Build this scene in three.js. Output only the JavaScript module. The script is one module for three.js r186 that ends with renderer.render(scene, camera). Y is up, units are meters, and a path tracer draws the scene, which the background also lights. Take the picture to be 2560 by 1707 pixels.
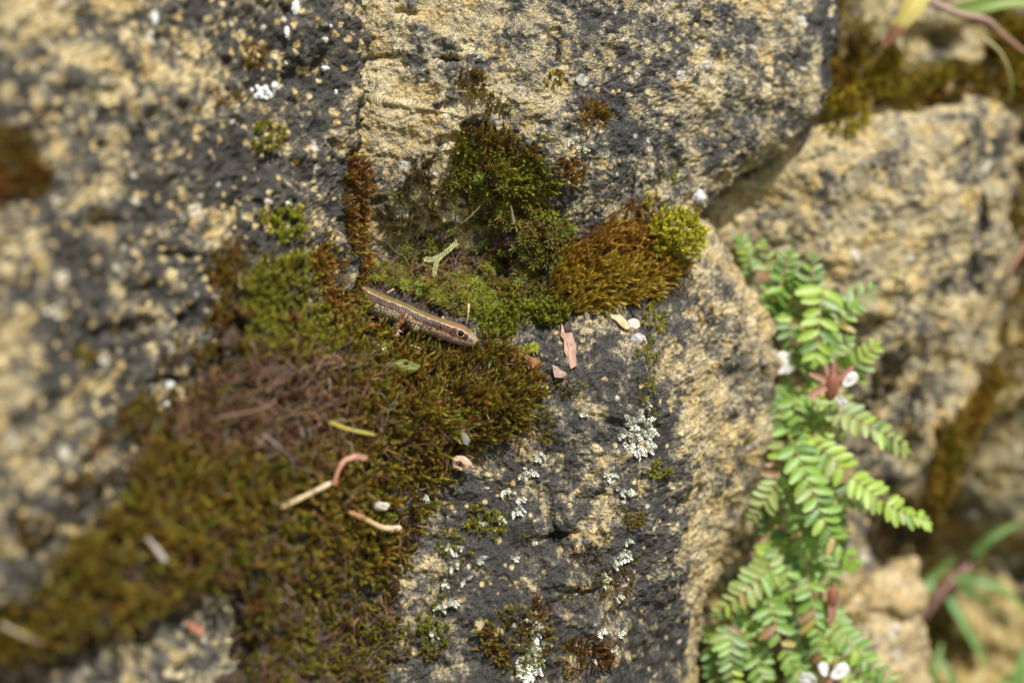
import * as THREE from 'three';
import { mergeGeometries } from 'three/addons/utils/BufferGeometryUtils.js';

// ---------------------------------------------------------------- camera, sky, sun, exposure
const W = 2560, H = 1707, D = 350, PPM = H / 128;          // a frame 192 x 128 mm at the skink, 350 mm from the lens
const scene = new THREE.Scene();
const camera = new THREE.PerspectiveCamera(2 * Math.atan(64 / D) * 180 / Math.PI, W / H, 0.02, 400);
camera.filmGauge = 36;
camera.position.set(0, 0, D / 1000);
camera.lookAt(0, 0, 0);
camera.focus = (D - 0.5) / 1000;
camera.userData.fStop = 5.6;
camera.updateProjectionMatrix();

const renderer = new THREE.WebGLRenderer({ antialias: true });
renderer.toneMapping = THREE.LinearToneMapping;
renderer.toneMappingExposure = 1.3;
renderer.shadowMap.enabled = true;

{ // bright thin-cloud sky
  const w = 128, h = 64, d = new Float32Array(w * h * 4);
  for (let j = 0; j < h; j++) for (let i = 0; i < w; i++) {
    const y = Math.sin(((j + 0.5) / h - 0.5) * Math.PI), t = Math.max(0, y), k = (j * w + i) * 4;
    d[k] = 0.5 - 0.13 * t; d[k + 1] = 0.54 - 0.1 * t; d[k + 2] = 0.6 - 0.04 * t; d[k + 3] = 1;
  }
  const sky = new THREE.DataTexture(d, w, h, THREE.RGBAFormat, THREE.FloatType);
  sky.mapping = THREE.EquirectangularReflectionMapping; sky.magFilter = THREE.LinearFilter; sky.needsUpdate = true;
  scene.background = sky; scene.environment = sky;
}
const sun = new THREE.DirectionalLight(new THREE.Color(1, 0.97, 0.92), 3.9);
sun.position.set(0.26, 0.7, 0.66).multiplyScalar(2);
sun.castShadow = true; sun.shadow.radius = 1.5;
sun.shadow.mapSize.set(4096, 4096);
Object.assign(sun.shadow.camera, { left: -0.4, right: 0.4, top: 0.4, bottom: -0.4, near: 0.1, far: 5 });
scene.add(sun); scene.add(sun.target);

// ---------------------------------------------------------------- helpers
let seed = 1;
const setSeed = (s) => { seed = s >>> 0; };
const rnd = () => { seed = (seed + 0x6D2B79F5) >>> 0; let t = seed; t = Math.imul(t ^ (t >>> 15), t | 1); t ^= t + Math.imul(t ^ (t >>> 7), t | 61); return ((t ^ (t >>> 14)) >>> 0) / 4294967296; };
const rr = (a, b) => a + (b - a) * rnd();
const clamp = (x, a, b) => (x < a ? a : x > b ? b : x), mix = (a, b, t) => a + (b - a) * t;
const sst = (a, b, x) => { const t = clamp((x - a) / (b - a), 0, 1); return t * t * (3 - 2 * t); };
const lin1 = (c) => { c /= 255; return c <= 0.04045 ? c / 12.92 : Math.pow((c + 0.055) / 1.055, 2.4); };
const C = (r, g, b) => [lin1(r), lin1(g), lin1(b)];
const mix3 = (a, b, t) => [mix(a[0], b[0], t), mix(a[1], b[1], t), mix(a[2], b[2], t)];
const V = (x, y, z) => new THREE.Vector3(x, y, z);
const at = (px, py, z) => { const s = (D - z) / D / PPM; return V((px - W / 2) * s, -(py - H / 2) * s, z); };   // a photo pixel at a known depth -> millimetres

const perm = new Uint8Array(512);
{ setSeed(77); const p = [...Array(256).keys()]; for (let i = 255; i > 0; i--) { const j = Math.floor(rnd() * (i + 1)); [p[i], p[j]] = [p[j], p[i]]; } for (let i = 0; i < 512; i++) perm[i] = p[i & 255]; }
const grad = (h, x, y, z) => { h &= 15; const u = h < 8 ? x : y, v = h < 4 ? y : h === 12 || h === 14 ? x : z; return ((h & 1) ? -u : u) + ((h & 2) ? -v : v); };
function noise(x, y, z) {
  const fx = Math.floor(x), fy = Math.floor(y), fz = Math.floor(z), X = fx & 255, Y = fy & 255, Z = fz & 255;
  x -= fx; y -= fy; z -= fz;
  const u = x * x * x * (x * (x * 6 - 15) + 10), v = y * y * y * (y * (y * 6 - 15) + 10), w = z * z * z * (z * (z * 6 - 15) + 10);
  const A = perm[X] + Y, AA = perm[A] + Z, AB = perm[A + 1] + Z, B = perm[X + 1] + Y, BA = perm[B] + Z, BB = perm[B + 1] + Z;
  const a0 = grad(perm[AA], x, y, z), a1 = grad(perm[BA], x - 1, y, z), a2 = grad(perm[AB], x, y - 1, z), a3 = grad(perm[BB], x - 1, y - 1, z);
  const b0 = grad(perm[AA + 1], x, y, z - 1), b1 = grad(perm[BA + 1], x - 1, y, z - 1), b2 = grad(perm[AB + 1], x, y - 1, z - 1), b3 = grad(perm[BB + 1], x - 1, y - 1, z - 1);
  const l0 = a0 + u * (a1 - a0), l1 = a2 + u * (a3 - a2), l2 = b0 + u * (b1 - b0), l3 = b2 + u * (b3 - b2), m0 = l0 + v * (l1 - l0), m1 = l2 + v * (l3 - l2);
  return m0 + w * (m1 - m0);
}
const fbm = (x, y, z, o) => { let s = 0, a = 1; for (let i = 0; i < o; i++) { s += a * noise(x, y, z); x = x * 2.03 + 11.3; y = y * 2.03 + 5.7; z = z * 2.03 + 3.1; a *= 0.55; } return s; };
const hash = (x, y, z, k) => { let h = Math.imul(x, 374761393) ^ Math.imul(y, 668265263) ^ Math.imul(z, 1274126177) ^ Math.imul(k, 974634777); h = Math.imul(h ^ (h >>> 13), 1274126177); h ^= h >>> 16; return (h >>> 0) / 4294967296; };
const wo = { f1: 0, f2: 0, id: 0 };
function worley(x, y, z) {
  const fx = Math.floor(x), fy = Math.floor(y), fz = Math.floor(z); let f1 = 9, f2 = 9, id = 0;
  for (let i = -1; i <= 1; i++) for (let j = -1; j <= 1; j++) for (let k = -1; k <= 1; k++) {
    const X = fx + i, Y = fy + j, Z = fz + k, dx = X + hash(X, Y, Z, 1) - x, dy = Y + hash(X, Y, Z, 2) - y, dz = Z + hash(X, Y, Z, 3) - z, d = dx * dx + dy * dy + dz * dz;
    if (d < f1) { f2 = f1; f1 = d; id = hash(X, Y, Z, 4); } else if (d < f2) f2 = d;
  }
  wo.f1 = Math.sqrt(f1); wo.f2 = Math.sqrt(f2); wo.id = id; return wo;
}
// thin plate spline through [px, py, z] points
function tps(pts) {
  const n = pts.length, N = n + 3, A = [], sc = 1 / 500, U = (r2) => (r2 < 1e-9 ? 0 : r2 * Math.log(r2));
  const q = pts.map(([x, y]) => [x * sc, y * sc]);
  for (let i = 0; i < N; i++) { A.push(new Float64Array(N + 1)); }
  for (let i = 0; i < n; i++) {
    for (let j = 0; j < n; j++) A[i][j] = U((q[i][0] - q[j][0]) ** 2 + (q[i][1] - q[j][1]) ** 2) + (i === j ? 0.02 : 0);
    A[i][n] = A[n][i] = 1; A[i][n + 1] = A[n + 1][i] = q[i][0]; A[i][n + 2] = A[n + 2][i] = q[i][1]; A[i][N] = pts[i][2];
  }
  for (let c = 0; c < N; c++) {
    let p = c; for (let r = c + 1; r < N; r++) if (Math.abs(A[r][c]) > Math.abs(A[p][c])) p = r;
    [A[c], A[p]] = [A[p], A[c]];
    for (let r = 0; r < N; r++) if (r !== c) { const f = A[r][c] / A[c][c]; if (f) for (let k = c; k <= N; k++) A[r][k] -= f * A[c][k]; }
  }
  const w = A.map((row, i) => row[N] / row[i]);
  return (x, y) => { x *= sc; y *= sc; let s = w[n] + w[n + 1] * x + w[n + 2] * y; for (let i = 0; i < n; i++) { const r2 = (q[i][0] - x) ** 2 + (q[i][1] - y) ** 2; s += w[i] * U(r2); } return s; };
}
const inPoly = (x, y, p) => { let c = false; for (let i = 0, j = p.length - 1; i < p.length; j = i++) if ((p[i][1] > y) !== (p[j][1] > y) && x < (p[j][0] - p[i][0]) * (y - p[i][1]) / (p[j][1] - p[i][1]) + p[i][0]) c = !c; return c; };
const polyDist = (x, y, p) => { let b = 1e18; for (let i = 0, j = p.length - 1; i < p.length; j = i++) { const ax = p[j][0], ay = p[j][1], bx = p[i][0] - ax, by = p[i][1] - ay, t = clamp(((x - ax) * bx + (y - ay) * by) / (bx * bx + by * by + 1e-9), 0, 1), d = (ax + bx * t - x) ** 2 + (ay + by * t - y) ** 2; if (d < b) b = d; } return Math.sqrt(b); };
const names = {};
function add(o, name, label, category, group, kind) {
  const n = names[name] = (names[name] ?? -1) + 1;
  o.name = n ? `${name}_${String(n).padStart(3, '0')}` : name;
  if (label) o.userData.label = label;
  if (category) o.userData.category = category;
  if (group) o.userData.group = group;
  if (kind) o.userData.kind = kind;
  o.traverse((m) => { if (m.isMesh) { m.castShadow = true; m.receiveShadow = true; } });
  scene.add(o); return o;
}
function geo(pos, idx, col, uv) {      // millimetres in, metres out
  const g = new THREE.BufferGeometry(), p = new Float32Array(pos.length);
  for (let i = 0; i < p.length; i++) p[i] = pos[i] * 0.001;
  g.setAttribute('position', new THREE.BufferAttribute(p, 3));
  g.setIndex(new THREE.BufferAttribute(idx instanceof Uint32Array ? idx : new Uint32Array(idx), 1));
  if (col) g.setAttribute('color', new THREE.BufferAttribute(col instanceof Float32Array ? col : new Float32Array(col), 3));
  if (uv) g.setAttribute('uv', new THREE.BufferAttribute(uv instanceof Float32Array ? uv : new Float32Array(uv), 2));
  g.computeVertexNormals(); return g;
}
// fine grit relief shared by all stone
const grit = (() => {
  const n = 1024, d = new Uint8Array(n * n * 4), vn = (x, y, f, k) => { x *= f / n; y *= f / n; const i = Math.floor(x), j = Math.floor(y), u = x - i, v = y - j, h = (a, b) => hash(a % f, b % f, k, 9), su = u * u * (3 - 2 * u), sv = v * v * (3 - 2 * v); return mix(mix(h(i, j), h(i + 1, j), su), mix(h(i, j + 1), h(i + 1, j + 1), su), sv) - 0.5; };
  for (let y = 0; y < n; y++) for (let x = 0; x < n; x++) { const v = clamp(128 + 130 * (vn(x, y, 96, 1) + 0.8 * vn(x, y, 211, 2)), 0, 255), k = (y * n + x) * 4; d[k] = d[k + 1] = d[k + 2] = v; d[k + 3] = 255; }
  const t = new THREE.DataTexture(d, n, n); t.wrapS = t.wrapT = THREE.RepeatWrapping; t.magFilter = THREE.LinearFilter; t.needsUpdate = true; return t;
})();
const grainMap = (() => {                                            // sand grains: each its own tone
  const n = 1024, f = 150, d = new Uint8Array(n * n * 4);
  for (let y = 0; y < n; y++) for (let x = 0; x < n; x++) {
    const gx = x * f / n, gy = y * f / n, ix = Math.floor(gx), iy = Math.floor(gy); let b = 9, id = 0;
    for (let i = -1; i <= 1; i++) for (let j = -1; j <= 1; j++) { const X = (ix + i + f) % f, Y = (iy + j + f) % f, dx = ix + i + hash(X, Y, 1, 1) - gx, dy = iy + j + hash(X, Y, 2, 2) - gy, q = dx * dx + dy * dy; if (q < b) { b = q; id = hash(X, Y, 3, 3); } }
    const v = clamp(155 + 150 * (id - 0.5) + (id > 0.9 ? 60 : 0), 40, 255), k = (y * n + x) * 4; d[k] = v; d[k + 1] = v * (0.98 + 0.02 * id); d[k + 2] = v * (0.93 + 0.07 * (id * 7 % 1)); d[k + 3] = 255;
  }
  const t = new THREE.DataTexture(d, n, n); t.wrapS = t.wrapT = THREE.RepeatWrapping; t.magFilter = THREE.LinearFilter; t.needsUpdate = true; return t;
})();
const rockMat = new THREE.MeshStandardMaterial({ map: grainMap, vertexColors: true, roughness: 0.88, bumpMap: grit, bumpScale: 0.00022 });
const soilMat = new THREE.MeshStandardMaterial({ vertexColors: true, roughness: 0.8 });

// ---------------------------------------------------------------- stones
const TAN = C(194, 178, 140), OCHRE = C(180, 154, 98), GREY = C(134, 129, 114), PALE = C(188, 182, 170), BLACK = C(60, 58, 56), DARK = C(102, 98, 90), OLIVE = C(110, 104, 58);
function rockColour(p, o) {
  const { x, y, z } = p, q = o.off, s = o.grain;
  const warpx = 0.6 * noise(x / 3, y / 3, z / 3 + q), warpy = 0.6 * noise(x / 3 + 7, y / 3, z / 3 + q);
  const big = fbm(x / 16 + q, y / 16, z / 16, 2), mid = fbm((x + warpx) / (4.2 * s) + q, (y + warpy) / (4.2 * s) + 4, z / (4.2 * s), 3), fine = noise(x / (1.1 * s), y / (1.1 * s) + q, z / (1.1 * s)), tiny = noise(x / 0.42, y / 0.42, z / 0.42 + q);
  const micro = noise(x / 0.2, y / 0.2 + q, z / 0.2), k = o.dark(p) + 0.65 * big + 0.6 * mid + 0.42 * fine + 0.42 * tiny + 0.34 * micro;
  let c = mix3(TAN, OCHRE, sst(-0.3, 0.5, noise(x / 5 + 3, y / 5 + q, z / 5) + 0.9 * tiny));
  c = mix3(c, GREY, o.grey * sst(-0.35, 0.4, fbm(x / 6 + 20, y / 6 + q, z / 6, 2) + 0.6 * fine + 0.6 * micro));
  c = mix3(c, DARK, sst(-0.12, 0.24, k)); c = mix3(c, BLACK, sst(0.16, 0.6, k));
  const w = worley(x / (3.4 * s) + q, y / (3.4 * s), z / (3.4 * s));
  if (w.id > 1 - o.clast) c = mix3(c, w.id > 1 - o.clast * 0.45 ? PALE : TAN, sst(0.42, 0.3, w.f1 + 0.12 * fine));
  const w2 = worley(x / (1.35 * s) + q, y / (1.35 * s), z / (1.35 * s));
  if (w2.id > 1 - o.blob) c = mix3(c, w2.id > 1 - o.blob * 0.08 ? PALE : mix3(TAN, OCHRE, w2.id * 7 % 1), sst(0.46, 0.32, w2.f1 + 0.15 * tiny));
  if (o.olive) c = mix3(c, OLIVE, o.olive(p) * sst(-0.1, 0.4, noise(x / 2.5, y / 2.5, z / 2.5 + 9) + 0.4 * tiny));
  const v = 1 + 0.3 * tiny + 0.2 * micro;
  return [c[0] * v * 1.58 * o.tint[0], c[1] * v * 1.58 * o.tint[1], c[2] * v * 1.58 * o.tint[2]];
}
function rockRelief(p, o) {
  const { x, y, z } = p, q = o.off;
  const big = fbm(x / 22 + q, y / 22, z / 22, 2) * o.amp[0], ridge = 1 - Math.abs(noise(x / 9 + q, y / 7 + 2, z / 9)) * 2, mid = fbm(x / 6 + q, y / 6, z / 6, 2);
  const fine = fbm(x / 2.1, y / 2.1 + q, z / 2.1, 2), gr = noise(x / 0.75, y / 0.75, z / 0.75 + q) + 0.55 * noise(x / 0.36, y / 0.36 + q, z / 0.36);
  let d = big + o.amp[1] * (mid * 0.8 + ridge * 0.35) + o.amp[2] * fine + o.amp[3] * gr;
  const w = worley(x / 3.1 + q, y / 3.1, z / 3.1);
  if (w.id < 0.22) d -= o.pit * sst(0.5, 0.1, w.f1);               // little holes
  else if (w.id > 1 - o.clast * 2) d += o.knob * sst(0.55, 0.25, w.f1); // grains that stand proud
  const w2 = worley(x / 1.35 + q, y / 1.35, z / 1.35);
  if (w2.id > 1 - o.blob) d += o.knob * 0.45 * sst(0.5, 0.2, w2.f1);
  return d;
}
function stone(o) {
  o.tint ??= [1, 1, 1];
  const depth = tps(o.ctrl), poly = [];
  setSeed(o.off * 1000 + 5);
  for (let i = 0; i < o.outline.length; i++) {                      // rough, broken outline
    const a = o.outline[i], b = o.outline[(i + 1) % o.outline.length], n = Math.max(1, Math.round(Math.hypot(b[0] - a[0], b[1] - a[1]) / 38));
    for (let k = 0; k < n; k++) { const t = k / n, j = k ? 1 : 0.3; poly.push([mix(a[0], b[0], t) + j * o.jag * (rnd() - 0.5), mix(a[1], b[1], t) + j * o.jag * (rnd() - 0.5)]); }
  }
  const [cx, cy] = o.centre, NA = 2048, rad = new Float32Array(NA);
  for (let a = 0; a < NA; a++) {
    const th = a / NA * 2 * Math.PI, dx = Math.cos(th), dy = Math.sin(th); let best = 0;
    for (let i = 0, j = poly.length - 1; i < poly.length; j = i++) {
      const ax = poly[j][0] - cx, ay = poly[j][1] - cy, bx = poly[i][0] - poly[j][0], by = poly[i][1] - poly[j][1], den = dx * by - dy * bx;
      if (Math.abs(den) < 1e-9) continue;
      const t = (ax * by - ay * bx) / den, s = (ax * dy - ay * dx) / den;
      if (s >= 0 && s <= 1 && t > best) best = t;
    }
    rad[a] = best;
  }
  const radius = (th) => { const f = ((th / (2 * Math.PI)) % 1 + 1) % 1 * NA, i = Math.floor(f), t = f - i; return mix(rad[i % NA], rad[(i + 1) % NA], t); };
  const zAt = (px, py, d) => {
    let z = depth(px, py);
    for (const [x, y, rx, ry, h, rot = 0] of o.dents ?? []) { const c = Math.cos(rot), s = Math.sin(rot), u = ((px - x) * c + (py - y) * s) / rx, v = (-(px - x) * s + (py - y) * c) / ry, q = u * u + v * v; if (q < 4) z -= h * Math.exp(-q * q * 1.5); }
    if (d < o.rim) z -= o.rim * o.rimDepth * (1 - Math.sqrt(Math.max(0, 1 - (1 - d / o.rim) ** 2)));
    return z;
  };
  const n = o.n, N = n + 1, P = new Float32Array(N * N * 3), uv = new Float32Array(N * N * 2), FR = 0.88;
  for (let j = 0; j <= n; j++) for (let i = 0; i <= n; i++) {
    const u = 2 * i / n - 1, v = 2 * j / n - 1, m = Math.max(Math.abs(u), Math.abs(v)), th = m < 1e-9 ? 0 : Math.abs(u) >= Math.abs(v) ? (u > 0 ? 0 : Math.PI) + (Math.PI / 4) * (v / u) : (v > 0 ? Math.PI / 2 : -Math.PI / 2) - (Math.PI / 4) * (u / v);
    const R = radius(th), mp = Math.min(1, m / FR), t = Math.max(0, (m - FR) / (1 - FR));
    const px0 = cx + Math.cos(th) * R * mp, py0 = cy + Math.sin(th) * R * mp;
    const d = m < FR ? polyDist(px0, py0, poly) / PPM : 0, z = zAt(px0, py0, d), k = (j * N + i);
    const w = at(px0, py0, z);
    if (t > 0) { const back = o.back * t; w.z -= back; w.x -= Math.cos(th) * back * o.under; w.y += Math.sin(th) * back * o.under; }
    P[k * 3] = w.x; P[k * 3 + 1] = w.y; P[k * 3 + 2] = w.z; uv[k * 2] = w.x / 26 + w.z / 40; uv[k * 2 + 1] = w.y / 26 + w.z / 31;
  }
  const idx = new Uint32Array(n * n * 6); let e = 0;
  for (let j = 0; j < n; j++) for (let i = 0; i < n; i++) { const a = j * N + i, b = a + 1, c = a + N, f = c + 1; idx[e++] = a; idx[e++] = c; idx[e++] = b; idx[e++] = b; idx[e++] = c; idx[e++] = f; }
  let g = new THREE.BufferGeometry();
  g.setAttribute('position', new THREE.BufferAttribute(P, 3)); g.setIndex(new THREE.BufferAttribute(idx, 1)); g.computeVertexNormals();
  const nn = g.attributes.normal.array, col = new Float32Array(N * N * 3), out = new Float32Array(P.length), p = V(0, 0, 0);
  for (let k = 0; k < N * N; k++) {
    p.set(P[k * 3], P[k * 3 + 1], P[k * 3 + 2]);
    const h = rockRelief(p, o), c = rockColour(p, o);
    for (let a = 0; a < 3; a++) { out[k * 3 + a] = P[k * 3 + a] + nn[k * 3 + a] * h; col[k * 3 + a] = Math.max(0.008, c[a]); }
  }
  const m = new THREE.Mesh(geo(out, idx, col, uv), rockMat);
  add(m, 'boulder', o.label, 'boulder', undefined);
  m.userData.surface = (px, py) => {
    const d = polyDist(px, py, poly) / PPM, f = (x, y) => at(x, y, zAt(x, y, d)), p0 = f(px, py), nrm = f(px + 8, py).sub(p0).cross(f(px, py - 8).sub(p0)).normalize();
    return { p: p0.clone().addScaledVector(nrm, rockRelief(p0, o)), n: nrm };
  };
  const s = m.userData.surface; delete m.userData.surface; return s;
}
const inX = (px) => (px - W / 2) / PPM, inY = (py) => -(py - H / 2) / PPM;

const surfUpper = stone({
  label: 'tan boulder speckled black, overhanging the mossy crevice above the skink', off: 1.3, n: 640, centre: [1450, 150], jag: 26, rim: 5, rimDepth: 1.0, back: 45, under: 0.35, grain: 1, grey: 0.55, clast: 0.075, blob: 0.16,
  outline: [[760, -420], [2080, -420], [2098, -100], [2090, 0], [2085, 120], [2062, 250], [1990, 350], [1900, 420], [1800, 484], [1712, 570], [1600, 640], [1480, 670], [1300, 700], [1100, 720], [900, 760], [780, 740]],
  ctrl: [[860, 50, -4], [860, 400, -5], [860, 600, -9], [1100, 50, -1], [1100, 300, -2], [1300, 100, 0.5], [1450, 50, 0], [1450, 300, -1], [1250, 600, -11], [1000, 620, -12], [1050, 480, -5], [1450, 500, -4], [1600, 200, -5], [1600, 450, -8], [1800, 100, -12], [1800, 400, -17], [1950, 50, -18], [2000, 250, -24], [2085, 0, -27], [1680, 550, -14], [1300, -350, -2], [800, -350, -6], [2000, -350, -22]],
  amp: [1.4, 0.95, 0.5, 0.24], pit: 0.55, knob: 0.3,
  dents: [[1128, 150, 42, 13, 2.6, 0.1], [1015, 32, 34, 15, 1.6], [955, 145, 60, 10, 1.2, -0.15], [1200, 325, 50, 18, 2.2, 0.25], [1130, 350, 50, 16, 1.2, -0.2], [1385, 120, 18, 70, 1.4, 0.1], [1400, 230, 30, 50, 1.2], [1010, 260, 120, 8, -0.8, 0.2], [930, 75, 36, 40, -1.4], [1105, 248, 32, 14, -0.9, -0.4], [1140, 108, 22, 18, -0.6], [1975, 160, 16, 34, 1.6, 0.3], [1570, 470, 14, 60, 1.2, 0.2], [1740, 330, 30, 60, 1.5, 0.5]],
  dark: (p) => { const X = p.x * PPM + W / 2, Y = H / 2 - p.y * PPM; let b = -0.26 + 0.36 * sst(1080, 1300, X) - 0.12 * sst(1750, 1980, X) + 0.1 * sst(380, 560, Y); b += 0.5 * Math.exp(-(((X - 1560) / 130) ** 2 + ((Y - 300) / 200) ** 2)) + 0.35 * Math.exp(-(((X - 1200) / 70) ** 2 + ((Y - 330) / 40) ** 2)) + 0.9 * sst(2090, 2120, X - 0.5 * (p.z + 27) * 0); return b; },
  olive: (p) => sst(-8, 5, inY(420) - p.y) * sst(-8, 8, inX(1050) - p.x) * 0.7,
});
const surfLower = stone({
  label: 'dark grey boulder with ochre speckles below the mossy ledge', off: 4.7, n: 620, centre: [1330, 1250], jag: 24, rim: 5.5, rimDepth: 1.0, back: 45, under: 0.3, grain: 0.9, grey: 0.5, clast: 0.03, blob: 0.1,
  outline: [[1200, 745], [1420, 735], [1560, 690], [1650, 590], [1715, 545], [1775, 545], [1830, 640], [1880, 740], [1932, 825], [1946, 900], [1926, 980], [1920, 1100], [1898, 1180], [1856, 1300], [1805, 1400], [1768, 1500], [1748, 1600], [1733, 1740], [1715, 2080], [640, 2080], [700, 1700], [660, 1350], [740, 1000], [960, 860]],
  ctrl: [[1250, 800, -4], [1400, 800, -4], [1600, 800, -5], [1400, 950, 1], [1580, 950, 0], [1300, 1200, 3], [1450, 1300, 2.5], [1590, 1300, 0], [1100, 1400, 6], [1300, 1650, 5], [1550, 1650, -3], [1000, 1650, 9], [1710, 1000, -9], [1700, 1400, -12], [1650, 700, -11], [1720, 560, -17], [1800, 800, -16], [1920, 880, -26], [1890, 1150, -26], [1800, 1350, -25], [1750, 1650, -26], [900, 1300, 8], [900, 1000, 4], [1300, 2000, 6], [1600, 2000, -8], [800, 2000, 18]],
  tint: [0.98, 0.95, 0.9], amp: [1.5, 1.15, 0.62, 0.28], pit: 0.45, knob: 0.28,
  dents: [[1490, 1240, 30, 20, 1.4], [1520, 1050, 60, 10, 1, 0.3], [1370, 1270, 16, 60, 1.0], [1600, 1150, 12, 120, 0.8, 0.1], [1395, 1340, 80, 9, 0.9, -0.2], [1720, 1240, 60, 24, 1.6, -0.5], [1860, 1170, 50, 12, 1.3, -0.6], [1450, 1480, 110, 12, 1.0, -0.35], [1310, 1010, 60, 40, -1.0], [1410, 1290, 50, 40, -0.8]],
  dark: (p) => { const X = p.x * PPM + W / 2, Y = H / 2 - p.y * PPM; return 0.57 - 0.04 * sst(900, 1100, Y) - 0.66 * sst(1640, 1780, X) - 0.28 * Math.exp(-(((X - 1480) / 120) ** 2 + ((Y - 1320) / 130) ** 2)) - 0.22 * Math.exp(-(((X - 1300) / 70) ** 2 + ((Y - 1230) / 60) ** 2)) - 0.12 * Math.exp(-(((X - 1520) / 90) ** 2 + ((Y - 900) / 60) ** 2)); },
});
const surfLeft = stone({
  label: 'large rough boulder of rounded tan grains in grey crust, with moss along its foot', off: 8.1, n: 620, centre: [250, 500], jag: 22, rim: 5, rimDepth: 0.8, back: 40, under: 0.55, grain: 1.15, grey: 0.45, clast: 0.2, blob: 0.34,
  outline: [[897, -420], [905, 0], [909, 100], [903, 230], [906, 295], [886, 390], [868, 470], [884, 560], [890, 640], [870, 720], [820, 800], [720, 900], [610, 1010], [480, 1150], [370, 1270], [240, 1410], [90, 1500], [-150, 1580], [-560, 1500], [-560, -420]],
  ctrl: [[900, 0, 8], [900, 300, 7], [880, 560, 7], [760, 250, 12], [650, 100, 18], [650, 500, 19], [400, 100, 32], [400, 600, 36], [0, 0, 52], [0, 500, 58], [0, 1000, 64], [300, 1000, 42], [550, 900, 28], [700, 800, 19], [100, 1400, 60], [-450, 500, 82], [-450, -300, 74], [500, -350, 24]],
  tint: [0.98, 0.94, 0.84], amp: [1.8, 1.3, 0.6, 0.22], pit: 0.9, knob: 0.75,
  dents: [[760, 185, 90, 26, 2.2, -0.3], [250, 560, 60, 30, 2.4], [60, 480, 90, 60, 3], [170, 240, 40, 40, 1.6], [440, 640, 50, 16, 1.8], [600, 280, 40, 50, 1.6], [340, 330, 40, 20, 1.6], [300, 820, 90, 22, 1.8, -0.2], [420, 960, 60, 20, 1.8]],
  dark: (p) => { const X = p.x * PPM + W / 2, Y = H / 2 - p.y * PPM; return 0.34 + 0.1 * sst(500, 800, X) - 0.2 * sst(380, 100, X) + 0.1 * sst(500, 900, Y) * sst(150, 400, X) + 0.1 * Math.exp(-(((X - 850) / 60) ** 2)); },
});
const surfFoot = stone({
  label: 'grey granular boulder below the lower moss strip', off: 12.9, n: 300, centre: [330, 1780], jag: 22, rim: 5, rimDepth: 0.9, back: 40, under: 0.4, grain: 1.2, grey: 0.95, clast: 0.2, blob: 0.24,
  outline: [[-500, 1740], [-100, 1690], [150, 1620], [330, 1530], [480, 1440], [640, 1395], [705, 1440], [715, 1560], [725, 1700], [720, 2080], [-500, 2080]],
  ctrl: [[0, 1720, 56], [300, 1600, 46], [500, 1480, 36], [650, 1430, 26], [700, 1650, 20], [450, 1700, 38], [200, 1750, 50], [-400, 1900, 70], [600, 2000, 26]],
  amp: [1.4, 0.8, 0.4, 0.12], pit: 0.8, knob: 0.7, dark: () => 0.16,
});
const surfRight = stone({
  label: 'weathered tan and grey boulder behind the leafy green plant', off: 17.3, n: 430, centre: [2180, 720], jag: 30, rim: 8, rimDepth: 1.0, back: 50, under: 0.3, grain: 1.35, grey: 0.7, clast: 0.1, blob: 0.14,
  outline: [[1690, 520], [1800, 440], [1890, 395], [2000, 330], [2150, 285], [2350, 262], [2470, 250], [2560, 300], [2548, 500], [2520, 700], [2490, 880], [2420, 1020], [2345, 1170], [2320, 1300], [2220, 1480], [2000, 1640], [1760, 1640], [1640, 1200], [1640, 760]],
  ctrl: [[1750, 560, -34], [1900, 480, -34], [2100, 420, -37], [2350, 380, -44], [2500, 380, -52], [1900, 800, -42], [2200, 700, -43], [2420, 700, -52], [2500, 750, -62], [2000, 1100, -46], [2250, 1050, -50], [2330, 1180, -58], [2000, 1500, -50], [1750, 1200, -46], [2250, 1330, -62]],
  tint: [1.06, 1.04, 0.98], amp: [1.8, 1.4, 0.6, 0.2], pit: 0.8, knob: 0.4,
  dents: [[2455, 540, 14, 60, 3.5, 0.05], [2440, 900, 26, 90, 3.5, 0.2], [2330, 760, 26, 90, 2.6, 0.4], [2250, 1330, 95, 95, 9], [2150, 830, 90, 40, 4, -0.4], [2340, 960, 40, 120, 4, 0.1], [2420, 690, 18, 70, 2.5, 0.3], [2300, 640, 22, 80, 2, 0.5], [1860, 470, 60, 30, -1.5], [2380, 1050, 30, 70, -2]],
  dark: (p) => { const s = D / (D - p.z), X = p.x * s * PPM + W / 2, Y = H / 2 - p.y * s * PPM; return -0.14 - 0.26 * Math.exp(-(((X - 1900) / 160) ** 2 + ((Y - 580) / 160) ** 2)) + 0.3 * Math.exp(-(((X - 2250) / 130) ** 2 + ((Y - 1000) / 200) ** 2)) + 0.2 * Math.exp(-(((X - 2250) / 90) ** 2 + ((Y - 480) / 60) ** 2)); },
});
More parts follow.
